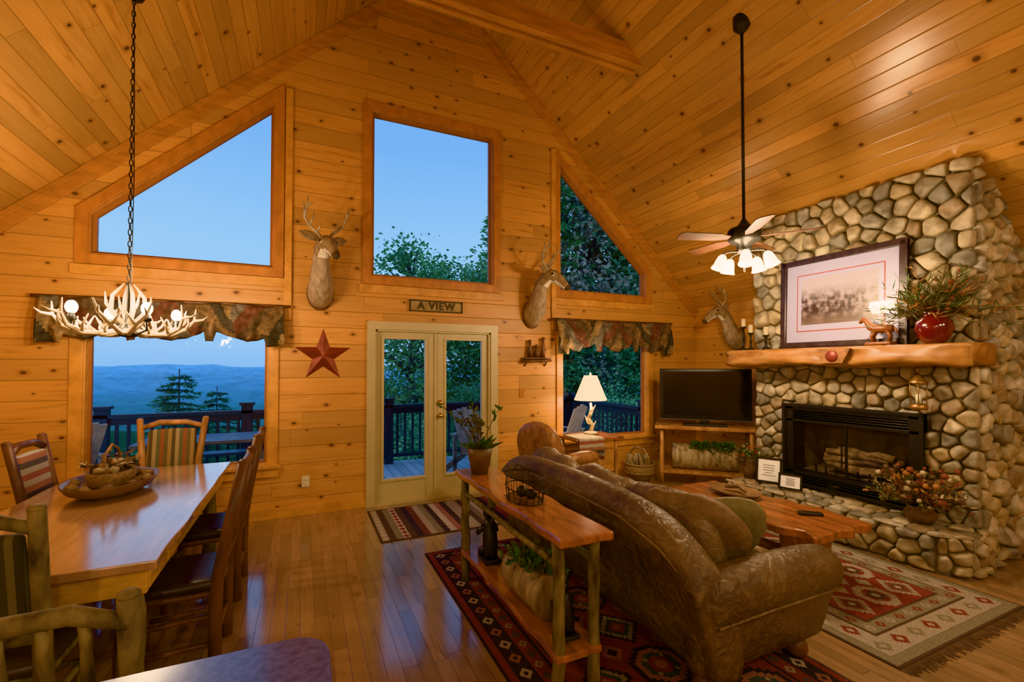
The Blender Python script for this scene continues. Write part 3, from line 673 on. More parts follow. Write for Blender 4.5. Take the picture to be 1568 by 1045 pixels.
dried_pot('dried_flower_arrangement',(4.62,2.02,HT),.14,.11,120,.46,[M_twig,M_dryA,M_dryB,M_leaf2,M_dryC,M_twig])
dried_pot('small_dried_plant',(4.66,3.62,HT),.22,.08,26,.24,[M_twig,M_leaf2,M_dryC,M_leaf])
# ---------------------------------------------------------------- deer
def antler(mb,M,sd,s=1,mat=0,r=.013):
    B=[V((x*sd,y,z))*s for x,y,z in((.0,0,-.02),(.045,.03,.05),(.12,.05,.11),(.185,.03,.19),(.195,-.05,.28),(.15,-.12,.34))]
    mb.tube(B,[r*s*k for k in(1.15,1.05,.95,.8,.6,.25)],8,mat,M,jit=.05)
    for i,tip in((1,(.03,-.05,.14)),(2,(.095,-.02,.26)),(3,(.215,-.01,.36)),(4,(.20,-.09,.40))):
        t=V((tip[0]*sd,tip[1],tip[2]))*s; m=B[i].lerp(t,.5)+V((0,-.015,-.01))*s; mb.tube([B[i],m,t],[r*s*.75,r*s*.6,r*s*.15],6,mat,M)
def deer(loc,rz,yaw,pitch=0,s=1.0):
    e=E('deer_head_mount',loc,rz); mb=MB()
    sp=[(0,.17,.135,.185),(.05,.175,.142,.19),(.12,.21,.138,.18),(.19,.29,.122,.155),(.24,.38,.105,.132),(.285,.47,.092,.114),(.325,.55,.083,.10),(.37,.615,.080,.092),(.42,.645,.078,.084),(.465,.64,.074,.080),(.505,.612,.061,.070),(.545,.575,.047,.056),(.58,.54,.040,.048),(.61,.512,.039,.042),(.63,.495,.030,.032),(.638,.488,.010,.012)]
    K=1.22; q0=(.37,.615)
    sp=[a if i<8 else (q0[0]+(a[0]-q0[0])*K,q0[1]+(a[1]-q0[1])*K,a[2]*K*.97,a[3]*K*.97) for i,a in enumerate(sp)]
    sp[7]=(.37,.615,.088,.102)
    piv=V((0,-.33,.55)); C=[]
    for i,(o,z,a,b) in enumerate(sp):
        p=V((0,-o,z))
        k=ss((i-3)/5) ; p=piv+RZ(yaw*k)@(p-piv) if i>=3 else p
        C.append(p)
    rings=[];n=16
    for i,p in enumerate(C):
        if i<2: t=V((0,-1,.05))
        else: t=C[min(i+1,len(C)-1)]-C[i-1]
        t.normalize(); lat=t.cross(V((0,0,1))).normalized(); up=lat.cross(t); a,b=sp[i][2:]
        rg=[]
        for j in range(n):
            an=2*PI*j/n; ca,sa=math.cos(an),math.sin(an); kk=1
            if i in(8,9) and abs(ca)>.7 and sa>0: kk=1.07
            if 10<=i<=13 and sa<0: kk=.9
            rg.append(p+lat*(a*ca*kk)+up*(b*sa))
        rings.append(rg)
    vs=[q for r in rings for q in r];fs=[];ms=[]
    for i in range(len(rings)-1):
        for j in range(n):
            k=(j+1)%n; fs.append((i*n+j,i*n+k,(i+1)*n+k,(i+1)*n+j)); sa=math.sin(2*PI*(j+.5)/n); m=0
            if sa<-.1 and i<=5: m=3
            if sa<-.75 and 6<=i<=9: m=1
            if sa<-.35 and 10<=i<=12: m=1
            if i>=13: m=2
            ms.append(m)
    fs.append(tuple(range(n))[::-1]); ms.append(0); fs.append(tuple((len(rings)-1)*n+j for j in range(n))); ms.append(2)
    mb.add(vs,fs,ms,True); o=mb.obj('head_and_neck',[M_fur,M_furw,M_furd,M_furt],e,sub=1)
    pol=V((0,-q0[0],q0[1]))
    HM=Matrix.Translation(piv)@RZ(yaw)@Matrix.Translation(-piv)@Matrix.Translation(pol)@Matrix.Scale(K,4)@Matrix.Translation(-pol)
    mb=MB()
    for sd in(-1,1):
        mb.ell((0,0,0),.0145,0,HM@Matrix.Translation((sd*.068,-.468,.652)),0,10,7)
        rg=[]
        for t,w in((0,.018),(.25,.036),(.5,.044),(.75,.034),(.93,.014),(1,.003)):
            c=V((sd*(.055+.16*t),-.385+.02*t,.675+.045*t)); ring=[]
            for j in range(10):
                an=2*PI*j/10; ring.append(c+V((0,math.cos(an)*.010-(.012 if abs(math.sin(an))>.5 else 0),0))+V((-sd*.35,0,1)).normalized()*math.sin(an)*w)
            rg.append(ring)
        mb.loft(rg,1,True,True,HM)
        mb.ell((0,0,0),(.012,.006,.010),2,HM@Matrix.Translation((sd*.016,-.634,.500)),0,8,5)
        mb.ell((0,0,0),(.006,.022,.02),3,HM@Matrix.Translation((sd*.066,-.465,.648)),0,8,6)
    mb.obj('eyes_ears_nose',[M_eye,M_fur,M_furd,M_furw],e)
    mb=MB()
    for sd in(-1,1): antler(mb,HM@Matrix.Translation((sd*.035,-.41,.705)),sd,.74,0,.019)
    mb.obj('antlers',M_antler,e)
    mb=MB(); mb.lathe([(0,0),(.9,0),(1,.01),(1,.022),(.92,.03),(0,.03)],M=Matrix.Translation((0,0,.175))@RX(PI/2)@Matrix.Scale(.145,4,(1,0,0))@Matrix.Scale(.20,4,(0,1,0)),seg=26); mb.obj('mount_plaque',M_logd,e)
    e.scale=(s,s,s)
deer((.17,YB,2.24),0,.38,s=.96)
deer((2.78,YB,2.13),0,.8,s=.96)
deer((XR,4.62,1.84),-PI/2,-.5,s=.84)
# ---------------------------------------------------------------- sign, star, shelf, plates
e=E('view_sign',(1.475,YB-.001,2.33)); mb=MB(); mb.box((0,-.012,0),(.66,.02,.135),0)
for a in((0,.062,.66,.014),(0,-.062,.66,.014)): mb.box((0,-.026,a[1]),(.66,.012,.014),1)
for x in(-.323,.323): mb.box((x,-.026,0),(.014,.012,.135),1)
mb.obj('sign_board',[M_sign,M_signd],e)
tcu=bpy.data.curves.new('sign_letters','FONT'); tcu.body='A VIEW'; tcu.size=.125; tcu.extrude=.004; tcu.align_x='CENTER'; tcu.align_y='CENTER'; tcu.space_character=1.15; tcu.offset=.003
to=bpy.data.objects.new('sign_letters',tcu); bpy.context.collection.objects.link(to); to.parent=e; to.location=(0,-.026,0); to.rotation_euler=(PI/2,0,0); tcu.materials.append(M_signd)
mb=MB(); n=5; P=[]
for i in range(10):
    a=PI/2+i*PI/5; r=.30 if i%2==0 else .118; P.append((r*math.cos(a),0,r*math.sin(a)))
mb.add(P+[(0,-.055,0),(0,0,0)],[(i,(i+1)%10,10) for i in range(10)]+[((i+1)%10,i,11) for i in range(10)]); mb.obj('barn_star',M_star,loc=(.205,YB-.002,1.72))
e=E('wall_shelf',(2.83,YB,1.70)); mb=MB(); mb.prism([(-.2,0),(.2,0),(.2,-.10),(.12,-.12),(-.12,-.12),(-.2,-.10)],0,.018); mb.log((-.22,-.06,-.03),(.22,-.06,-.02),.02,1)
mb.tube([(-.15,0,-.0),(-.15,-.05,-.06),(-.15,-.0,-.09)],.012,6,1); mb.tube([(.15,0,0),(.15,-.05,-.06),(.15,0,-.09)],.012,6,1); mb.obj('shelf',[M_logd,M_logd],e)
mb=MB()
for x,h in((-.1,.2),(.0,.14),(.1,.24)):
    mb.tube([(x,-.06,.018),(x,-.06,.018+h*.5),(x,-.06,.018+h*.8),(x,-.06,.018+h)],[.03,.032,.018,.02],10); mb.ell((x,-.06,.03+h),.026,0,None,.2,10,7)
    mb.tube([(x,-.06,.02+h*.6),(x+.045,-.07,.02+h*.4)],[.012,.008],6)
mb.obj('carved_figures',M_logd,e)
mb=MB(); mb.bb(2.60,2.68,YB-.008,YB,1.19,1.31); mb.bb(2.635,2.645,YB-.014,YB,1.235,1.265); mb.obj('light_switch',M_trimr,bevel=.003)
mb=MB(); mb.bb(.0,.08,YB-.008,YB,.30,.42); mb.bb(.02,.06,YB-.012,YB,.315,.35); mb.bb(.02,.06,YB-.012,YB,.37,.405); mb.obj('wall_outlet',M_white,bevel=.002)
# ---------------------------------------------------------------- valances
M_val=[simple('valance_patch',c,.85,ns=22,var=.5,bump=.3) for c in((.10,.067,.045),(.17,.105,.06),(.055,.047,.038),(.25,.165,.09),(.13,.115,.095),(.12,.05,.038))]
def valance(x0,x1,zt_,zb,seed):
    random.seed(seed); e=E('window_valance'); mb=MB(); nx=110;nz=14;vs=[];fs=[];ms=[]; cx=(x0+x1)/2
    for i in range(nx+1):
        t=i/nx; x=x0+(x1-x0)*t
        q=abs(2*((t*3)%1)-1)
        drop=(zt_-zb)*(.70+.30*(1-q)**1.2)
        if q>.88: drop=(zt_-zb)*1.0
        if t<.09 or t>.91: drop=(zt_-zb)*1.08
        for k in range(nz+1):
            s=k/nz; y=YB-.12-.03*math.sin(t*75+s*1.5)*(.25+s)-.07*math.sin(s*PI)*(.5+.5*(1-q))-.02*math.sin(s*16+q*6)*(1-q)
            vs.append((x+.02*math.sin(s*4+t*30)*(1 if .02<t<.98 else .4),y,zt_-drop*s+.012*math.sin(t*40)))
    for i in range(nx):
        for k in range(nz):
            fs.append((i*(nz+1)+k,(i+1)*(nz+1)+k,(i+1)*(nz+1)+k+1,i*(nz+1)+k+1))
            c=int(i/7.0+ (k/nz)*2.2*(1 if (i//28)%2 else -1)+40)%len(M_val); ms.append(c)
    mb.add(vs,fs,ms,True); o=mb.obj('patchwork_fabric',M_val,e); md=o.modifiers.new('s','SOLIDIFY'); md.thickness=.006
    mb=MB(); mb.log((x0-.06,YB-.08,zt_+.005),(x1+.06,YB-.08,zt_+.015),.018,0,8)
    for x in(x0+.1,x1-.1): mb.tube([(x,YB,zt_-.03),(x,YB-.05,zt_-.03),(x,YB-.08,zt_)],.01,6,0)
    mb.obj('branch_rod',M_logd,e)
valance(-2.10,-.18,2.22,1.84,3); valance(3.10,5.12,2.24,1.80,8); random.seed(9)
# ---------------------------------------------------------------- dining
def log_chair(loc,rz,back='spindle',h=1.08,mat=M_logd,name='dining_chair',seatm=M_seat,upm=M_strA,w=.22):
    e=E(name,loc,rz); mb=MB(); r=.027
    for sx in(-1,1):
        mb.log((sx*.20,.20,0),(sx*.19,.19,.47),r)
        P=[(sx*.20,-.20,0),(sx*.205,-.20,.25),(sx*.205,-.205,.48),(sx*.21,-.25,.75),(sx*w,-.32,h)]
        mb.tube(P,[.032,.03,.03,.028,.026],10,jit=.05); mb.ell(P[-1],(.027,.027,.016))
        for z in(.16,.30): mb.log((sx*.2,.19,z),(sx*.2,-.2,z+.01),.016,n=4)
    for z in(.13,.27): mb.log((-.2,.195,z),(.2,.195,z),.016,n=4)
    mb.log((-.2,-.2,.2),(.2,-.2,.2),.016,n=4); mb.log((-.2,.195,.43),(.2,.195,.43),.02,n=4); mb.log((-.2,-.2,.43),(.2,-.2,.43),.02,n=4)
    for sx in(-1,1): mb.log((sx*.2,.195,.43),(sx*.2,-.2,.43),.02,n=4)
    mb.tube([(-w,-.305,h-.08),(-.1,-.315,h-.035),(.1,-.315,h-.03),(w,-.305,h-.08)],[.024,.026,.026,.022],9,jit=.06)
    mb.log((-.21,-.235,.60),(.21,-.235,.60),.02,n=4)
    if back=='spindle':
        for x in(-.12,-.04,.04,.12): mb.log((x,-.235,.60),(x*1.05,-.31,h-.05),.015,n=5)
    mb.obj('log_frame',mat,e)
    mb=MB(); mb.rbox((0,0,.475),(.44,.43,.06),.028,0,None,.03); mb.obj('seat',seatm,e)
    if back=='uphol':
        mb=MB(); mb.rbox((0,-.268,(.60+h-.06)/2),(.36,.05,h-.72),.022,0,RX(.16),.04); mb.obj('back_pad',upm,e)
    return e
log_chair((-.60,3.02,0),PI/2,h=1.10); log_chair((-.60,3.86,0),PI/2,h=1.12)
log_chair((-1.42,4.28,0),-PI/2,'uphol',1.10,upm=M_strT); log_chair((-1.62,3.35,0),-PI/2,h=1.10)
log_chair((-1.08,4.83,0),PI,'uphol',1.12,mat=M_log,w=.25); log_chair((-1.08,2.52,0),0,'uphol',1.10,upm=M_strG,mat=M_bark)
log_chair((-.635,1.86,0),0,'spindle',1.0,mat=M_bark,upm=M_strG)
e=E('dining_table',(-1.08,3.60,0))
def live(x0,x1,y0,y1,amp,n=26,seed=0):
    P=[]
    for i in range(n): t=i/n; P.append((x0+(x1-x0)*t,y0+amp*.3*noise.noise(V((t*6,seed,0)))))
    for i in range(n): t=i/n; P.append((x1+amp*noise.noise(V((seed,t*6,2))),y0+(y1-y0)*t))
    for i in range(n): t=i/n; P.append((x1-(x1-x0)*t,y1+amp*.3*noise.noise(V((t*6,seed,4)))))
    for i in range(n): t=i/n; P.append((x0+amp*noise.noise(V((seed,t*6,7))),y1-(y1-y0)*t))
    return P
mb=MB(); mb.prism(live(-.51,.51,-1.13,1.13,.012),.72,.76); mb.obj('table_top',M_tabtop,e,bevel=.006)
mb=MB(); 
for sx in(-.45,.45): mb.bb(sx-.015,sx+.015,-1.04,1.04,.61,.72)
for sy in(-1.05,1.05): mb.bb(-.46,.46,sy-.02,sy+.02,.60,.72)
mb.obj('apron',M_apron,e,bevel=.004)
mb=MB()
for sx in(-.38,.38):
    for sy in(-.95,.95): mb.log((sx,sy,0),(sx,sy,.71),.055,0,7,.12,12)
mb.obj('log_legs',M_bark,e)
# bowl centerpiece
e=E('dough_bowl_centerpiece',(-1.16,3.92,.762)); mb=MB()
mb.lathe([(0,0),(.20,0),(.30,.04),(.34,.085),(.345,.095),(.325,.09),(.28,.055),(.18,.025),(0,.02)],sx=.72,sy=1.0,seg=28); mb.obj('dough_bowl',M_woodbowl,e)
mb=MB(); mb.lathe([(0,.02),(.11,.02),(.14,.10),(.145,.15),(.13,.15),(.12,.05),(0,.04)],mat=0,seg=22,sx=.9,sy=1.2)
mb.tube([(0,-.16,.14),(0,-.12,.27),(0,0,.32),(0,.12,.27),(0,.16,.14)],.009,6,0)
for k in range(18):
    a=R(0,2*PI);u=R(.02,.14); mb.ell((math.cos(a)*u*.8,math.sin(a)*u*1.2,.15+R(0,.04)),(R(.02,.04),R(.02,.04),R(.02,.03)),random.choice((1,2,3,3)),None,.3,9,6)
for k in range(12):
    a=R(0,2*PI);sprig(mb,(0,0,.15),(math.cos(a),math.sin(a),R(.3,1)),R(.12,.24),4,random.choice((1,3)),4,.05,.03)
for k in range(10):
    a=2*PI*k/10; mb.ell((math.cos(a)*.19,math.sin(a)*.27,.075),(.035,.035,.03),random.choice((0,3)),None,.3,9,6)
mb.obj('basket_and_gourds',[M_wick,M_dryB,M_dryA,M_pot,M_twig],e)
# antler chandelier
cx,cy,czz=-1.08,3.90,1.91; ct=6.52-.93*abs(cx-XC)
e=E('antler_chandelier',(cx,cy,czz)); mb=MB(); CS=Matrix.Scale(.86,4)
for k in range(10):
    a=2*PI*k/10+.2; T=RZ(a)@CS; sgn=1 if k%2 else -1
    B=[(.03,0,-.06),(.14,.03*sgn,-.10),(.27,.06*sgn,-.10),(.37,.05*sgn,-.05),(.43,.0,.03),(.44,-.03*sgn,.13)]
    mb.tube(B,[.018,.02,.018,.015,.011,.004],8,0,T,jit=.05)
    for i,tip in((1,(.17,-.06*sgn,.0)),(2,(.30,-.06*sgn,.03)),(3,(.38,.12*sgn,.06)),(4,(.52,.04*sgn,.07))):
        b=V(B[i]);t=V(tip); mb.tube([b,b.lerp(t,.5)+V((.015,0,-.01)),t],[.012,.010,.003],6,0,T)
for k in range(4):
    a=2*PI*k/4+.5; T=RZ(a)@CS; mb.tube([(.03,0,-.02),(.11,0,.08),(.10,0,.20),(.03,0,.30)],[.018,.017,.013,.006],7,0,T); mb.tube([(.09,0,.06),(.14,.02,.13),(.15,.03,.22)],[.013,.010,.003],6,0,T)
mb.obj('antlers',M_antlerw,e)
mb=MB(); mb.lathe([(0,-.11),(.05,-.10),(.055,-.04),(.02,0),(.012,.1),(.012,.24),(.02,.26),(0,.27)],seg=14)
BA=[.65,2.2,3.75,5.3]; BR=.29
for a in BA:
    x,y=BR*math.cos(a),BR*math.sin(a); mb.tube([(0,0,-.06),(x*.5,y*.5,-.09),(x,y,-.07),(x,y,-.02)],.007,6); mb.lathe([(0,-.02),(.028,-.01),(.028,.01),(.014,.01),(.014,.04)],(x,y,0),12)
zz=.27
k=0
while czz+zz<ct-.04:
    T=Matrix.Translation((0,0,zz+.022))@RZ(PI/2*(k%2)); pts=[(.010*math.cos(t),0,.024*math.sin(t)) for t in[2*PI*i/8 for i in range(9)]]; mb.tube(pts,.0035,4,0,T,cap=False); zz+=.040;k+=1
mb.lathe([(0,0),(.065,0),(.05,-.03),(.01,-.045)],(0,0,ct-czz+.03),16)
mb.tube([(.012,0,.27),(.016,.004,1.0),(.012,-.004,1.6),(.0,0,ct-czz)],.003,4)
mb.obj('chain_and_frame',M_iron,e)
mb=MB()
for a in BA: mb.ell((BR*math.cos(a),BR*math.sin(a),.07),(.032,.032,.042),0,None,0,12,8)
mb.obj('bulbs',M_bulb,e)
for k,a in enumerate(BA): light('chandelier_bulb_%d'%(k+1),(BR*math.cos(a),BR*math.sin(a),.15),23,WARM,.04,e)
# ---------------------------------------------------------------- ceiling fan
fx,fy=3.50,2.75; ct=6.52-.93*(fx-XC)
e=E('ceiling_fan',(fx,fy,2.70)); mb=MB(); H=ct-2.70
mb.lathe([(0,H+.06),(.075,H+.06),(.07,H-.03),(.03,H-.07),(.014,H-.09)],seg=18); mb.tube([(0,0,.16),(0,0,H)],.013,10)
mb.lathe([(.014,.20),(.03,.17),(.06,.13),(.12,.11),(.135,.08),(.135,.02),(.11,-.01),(.06,-.03),(.06,-.07),(.05,-.10),(0,-.11)],seg=26); mb.obj('rod_and_motor',M_iron,e)
mb=MB()
for k in range(5):
    T=RZ(2*PI*k/5+.30)@Matrix.Translation((0,0,.03))@RX(.2)
    mb.prism([(.12,-.025),(.20,-.045),(.24,-.06),(.57,-.07),(.60,-.04),(.60,.04),(.57,.07),(.24,.06),(.20,.045),(.12,.025)],-.004,.004,0,T)
mb.obj('blades',simple('fan_blade_wood',(.09,.04,.022),.5,ns=6,var=.3),e,bevel=.002)
mb=MB(); mb2=MB()
for k in range(5):
    T=RZ(2*PI*k/5+.1); mb.tube([(.03,0,-.09),(.10,0,-.09),(.16,0,-.10),(.175,0,-.13)],.008,7,0,T)
    T2=T@Matrix.Translation((.175,0,-.12))@RY(-.35); mb2.lathe([(.018,0),(.035,-.02),(.045,-.06),(.05,-.10),(.062,-.13)],mat=0,M=T2,seg=16)
mb.lathe([(0,-.27),(.008,-.27),(.008,-.11)],seg=8); mb.obj('light_arms',M_iron,e); mb2.obj('bell_shades',M_shade,e)
for k in range(3):
    a=2*PI*k/3+.1; light('fan_bulb_%d'%(k+1),(.2*math.cos(a),.2*math.sin(a),-.32),37,WARM,.05,e)
# ---------------------------------------------------------------- sofa
SZ=.012
e=E('leather_sofa',(0,0,SZ)); mb=MB()
prof=[(1.72,.10),(1.69,.30),(1.65,.50),(1.60,.68),(1.575,.78),(1.59,.85),(1.65,.89),(1.73,.885),(1.79,.84),(1.83,.74),(1.87,.55),(1.90,.30),(1.92,.10)]
rings=[]
for y,k in((1.50,.64),(1.53,.70),(1.60,.78),(1.70,.88),(1.82,.95),(2.0,.99),(2.3,1.0),(2.65,1.015),(3.0,1.0),(3.3,.99),(3.5,.95),(3.62,.87),(3.72,.77),(3.77,.68)):
    wv=.01*math.sin(y*9); rings.append([(x+wv*(z>.5),y,.10+(z-.10)*k+.006*math.sin(y*14)) for x,z in prof])
mb.loft(rings,0)
def arm(yo,sg):
    pr=[(.05,.10),(.03,.36),(-.03,.46),(-.05,.54),(-.02,.61),(.06,.645),(.15,.63),(.20,.57),(.22,.46),(.22,.10)]
    rg=[]
    for x,k,ins in((1.66,.93,.03),(1.72,1,0),(1.95,1.0,0),(2.2,1.0,0),(2.42,.985,0),(2.54,.97,.005),(2.60,.93,.02),(2.625,.85,.05)):
        rg.append([(x+.03*(p[1]>.4)*(x>2.4),yo+sg*(min(.21,max(p[0],-.05)+ (ins if p[0]<.1 else -ins))),.10+(p[1]-.10)*k) for p in pr])
    mb.loft(rg,0)
arm(1.50,1); arm(3.80,-1)
mb.rbox((2.22,2.65,.20),(.76,1.95,.22),.04,0)
mb.obj('upholstered_body',M_leather,e,sub=1)
mb=MB()
for k in range(3):
    y=2.03+.625*k
    mb.rbox((2.26,y,.40),(.72,.61,.18),.07,0,None,.06,.012,5)
    mb.rbox((1.94,y+R(-.01,.01),.645),(.22,.60,.43),.09,0,RY(-.22),.12,.05,5)
mb.obj('cushions',M_leather2,e)
mb=MB()
for x in(1.80,2.50):
    for y in(1.66,3.62): mb.lathe([(0,0),(.035,0),(.055,.035),(.05,.07),(.035,.10),(0,.10)],(x,y,0),16)
mb.obj('bun_feet',M_logd,e)
mb=MB()
mb.tube([(1.66,1.535,.50),(1.60,1.60,.62),(1.575,1.72,.71),(1.562,2.0,.785),(1.557,2.65,.80),(1.562,3.3,.785),(1.575,3.6,.70)],.008,6)
mb.tube([(1.70,1.478,.42),(2.0,1.462,.44),(2.3,1.462,.44),(2.6,1.475,.43)],.007,6)
mb.obj('piping',M_leather2,e)
mb=MB(); mb.rbox((2.00,1.93,.69),(.15,.48,.38),.065,0,RZ(.45)@RY(-.5),.3,.03,6); mb.obj('throw_pillow_brown',M_pillt,e)
mb=MB(); mb.rbox((2.32,1.98,.64),(.12,.38,.34),.055,0,RZ(.9)@RY(-.5),.25,.02,5); mb.obj('throw_pillow_olive',M_pill,e)
# ---------------------------------------------------------------- console table
e=E('sofa_console_table',(0,0,SZ)); mb=MB(); mb.prism(live(1.07,1.37,1.80,3.38,.035,seed=3),.76,.80); mb.obj('slab_top',M_slab,e,bevel=.008)
mb=MB(); mb.prism(live(1.09,1.34,1.86,3.30,.03,seed=5),.20,.235); mb.obj('lower_shelf',M_slab,e,bevel=.006)
mb=MB()
for x in(1.12,1.32):
    for y in(1.90,3.26): mb.log((x,y,0),(x+R(-.01,.01),y,.755),.033,0,8,.12,10)
    mb.log((x,1.9,.64),(x,3.26,.64),.018,0,6)
mb.obj('log_legs',M_bark,e)
TT=.80+SZ+.002
e=E('potted_orchid',(1.20,3.18,TT)); mb=MB(); mb.lathe([(0,0),(.06,0),(.085,.13),(.095,.19),(.085,.19),(.075,.15),(0,.14)],seg=20); mb.obj('pot',M_pot,e); mb=MB()
for k in range(8):
    a=R(0,2*PI);sprig(mb,(0,0,.15),(math.cos(a)*.5,math.sin(a)*.5,R(.8,1.6)),R(.32,.58),0,random.choice((1,1,2)),10,.05,.03,.4)
for k in range(26):
    a=R(0,2*PI); mb.leaf((0,0,.16),(math.cos(a),math.sin(a),R(.2,1.2)),R(.10,.2),.045,random.choice((1,2)))
mb.obj('stems',[M_twig,M_leaf2,M_leaf],e)
mb=MB()
for z,r in((0,.12),(.07,.13),(.14,.125)): mb.tube([(r*math.cos(t)*.8,r*math.sin(t)*1.2,z+.004) for t in[2*PI*i/24 for i in range(25)]],.004,5,cap=False)
for i in range(18): a=2*PI*i/18; mb.tube([(.096*math.cos(a),.144*math.sin(a),.004),(.104*math.cos(a),.156*math.sin(a),.07),(.1*math.cos(a),.15*math.sin(a),.144)],.0025,4)
for i in range(-3,4): mb.tube([(-.09,i*.035,.005),(.09,i*.035,.005)],.002,4)
mb.tube([(0,-.15,.14),(0,-.1,.19),(0,.1,.19),(0,.15,.14)],.003,5)
mb.ell((0,.03,.04),.035,0,None,.2); mb.ell((.02,-.05,.04),.032,0,None,.2)
mb.obj('wire_basket',M_iron,loc=(1.21,2.45,TT))
ST=.235+SZ+.002
e=E('bark_planter',(1.215,2.36,ST)); mb=MB(); 
rg=[]
for i in range(11):
    y=-.22+.044*i; rg.append([(.105*math.cos(t)*(1+.1*noise.noise(V((t,y*9,0)))),y,.13+.13*math.sin(t)*(1 if math.sin(t)<0 else .8)) for t in[2*PI*j/16 for j in range(16)]])
mb.loft(rg,0); mb.obj('log_trough',M_birch,e); mb=MB()
for k in range(70):
    a=R(0,2*PI);sprig(mb,(R(-.03,.03),R(-.16,.16),.22),(math.cos(a),math.sin(a),R(.5,1.5)),R(.06,.2),0,random.choice((1,1,2)),5,.045,.03,.8)
mb.obj('ivy',[M_twig,M_leaf,M_leaf2],e)
def bear_fig(name,loc,s):
    mb=MB(); mb.rbox((0,0,.015),(.12,.16,.03),.01); mb.tube([(0,-.02,.03),(0,-.01,.10),(0,0,.18),(0,.01,.25),(0,.02,.29)],[.045,.055,.052,.04,.03],12); mb.ell((0,.035,.32),(.036,.045,.036)); mb.tube([(0,.06,.315),(0,.1,.305)],[.02,.012],8)
    for sx in(-1,1):
        mb.ell((sx*.025,.02,.352),.012); mb.tube([(sx*.04,.01,.24),(sx*.07,.05,.19),(sx*.05,.09,.2)],[.02,.018,.014],8); mb.tube([(sx*.03,-.01,.09),(sx*.045,.05,.06),(sx*.045,.06,.03)],[.03,.024,.022],8)
    o=mb.obj(name,M_black,loc=loc); o.scale=(s,s,s)
bear_fig('black_bear_figurine',(1.20,2.98,ST),1.0); bear_fig('black_bear_figurine',(1.22,2.00,ST),.75)
# ---------------------------------------------------------------- coffee table
e=E('coffee_table',(0,0,SZ)); mb=MB(); mb.prism(live(3.08,3.75,1.92,3.30,.14,seed=8),.40,.46); mb.obj('slab_top',M_slab,e,bevel=.012)
mb=MB()
for y in(2.2,3.0):
    mb.rbox((3.42,y,.2),(.42,.16,.40),.06,0,None,0,.03,6)
mb.log((3.42,2.2,.15),(3.42,3.0,.15),.05,0)
mb.obj('trunk_legs',M_slab,e)
CTT=.46+SZ+.002
mb=MB(); mb.lathe([(0,.0),(.14,0),(.20,.03),(.215,.045),(.20,.042),(.14,.015),(0,.012)],sx=.8,sy=1.1,seg=26); mb.tube([(.0,.1,.05),(.05,0,.07),(0,-.1,.05)],[.02,.022,.015],8); mb.obj('wooden_tray',M_woodbowl,loc=(3.48,2.85,CTT))
mb=MB(); mb.rbox((0,0,.012),(.05,.17,.024),.01)
for i in range(4):
    for j in(-1,1): mb.rbox((j*.011,-.05+.03*i,.025),(.012,.012,.006),.002)
mb.obj('remote_control',M_black,loc=(3.52,2.22,CTT),rz=.9)
# ---------------------------------------------------------------- armchair
e=E('leather_armchair',(2.56,4.36,0),-PI/2+.25); mb=MB()
mb.rbox((0,0,.24),(.66,.66,.26),.06,0); mb.rbox((0,.06,.42),(.48,.52,.16),.06,1,None,.1)
rg=[]
for x,k in((-.29,.80),(-.26,.90),(-.17,.985),(0,1.03),(.17,.985),(.26,.90),(.29,.80)):
    rg.append([(x,y,.25+(z-.25)*k) for y,z in((-.24,.20),(-.28,.50),(-.36,.82),(-.37,.95),(-.32,1.02),(-.25,1.0),(-.18,.88),(-.13,.5),(-.13,.20))])
mb.loft(rg,0)
for sx in(-1,1): mb.rbox((sx*.31,.02,.36),(.14,.66,.50),.065,0); mb.tube([(sx*.31,-.26,.62),(sx*.315,.0,.645),(sx*.31,.33,.62)],[.07,.08,.07],12)
mb.obj('upholstery',[M_chairL,M_leather2],e,sub=1)
mb=MB()
for sx in(-1,1):
    for sy in(-.26,.27): mb.lathe([(0,0),(.03,0),(.035,.12),(0,.12)],(sx*.26,sy,0),10)
mb.obj('legs',M_logd,e)
mb=MB(); rings=[]
for (x,z) in((-.215,.52),(-.23,.64),(-.27,.725),(-.32,.745),(-.38,.71),(-.41,.60),(-.41,.42)): rings.append([(x+.006*math.sin(y*30),y,z) for y in[.0+.34*k/12 for k in range(13)]])
mb.loft(rings,0,True,False,None,False); o=mb.obj('plaid_throw',M_strT,e); o.modifiers.new('s','SOLIDIFY').thickness=.012
# ---------------------------------------------------------------- side table & lamp
e=E('side_table',(3.42,5.02,0)); mb=MB(); mb.prism(live(-.36,.36,-.27,.27,.03,10,4),.665,.70); mb.obj('top',M_slab,e,bevel=.006)
mb=MB()
for sx in(-.28,.28):
    for sy in(-.2,.2): mb.log((sx,sy,0),(sx,sy,.665),.026)
for sy in(-.2,.2): mb.log((-.28,sy,.55),(.28,sy,.55),.018); mb.log((-.28,sy,.2),(.28,sy,.2),.018)
mb.bb(-.3,.3,-.22,.22,.2,.225); mb.obj('log_legs',M_log,e)
mb=MB(); rings=[]
for (y,z) in((.1,.712),(-.15,.712),(-.27,.712),(-.295,.69),(-.30,.60),(-.305,.44)): rings.append([(-.34+.36*k/12,y+.012*math.sin(k*1.4)*(z<.7),z) for k in range(13)])
mb.loft(rings,0,True,False,None,False); o=mb.obj('plaid_runner',M_strT,e); o.modifiers.new('s','SOLIDIFY').thickness=.008
e=E('table_lamp',(3.46,5.04,.718)); mb=MB(); mb.lathe([(0,0),(.09,0),(.085,.02),(.03,.035)],seg=20)
mb.tube([(0,0,.02),(.03,0,.1),(-.025,.01,.2),(.02,0,.30),(0,0,.40)],[.03,.028,.026,.024,.012],9)
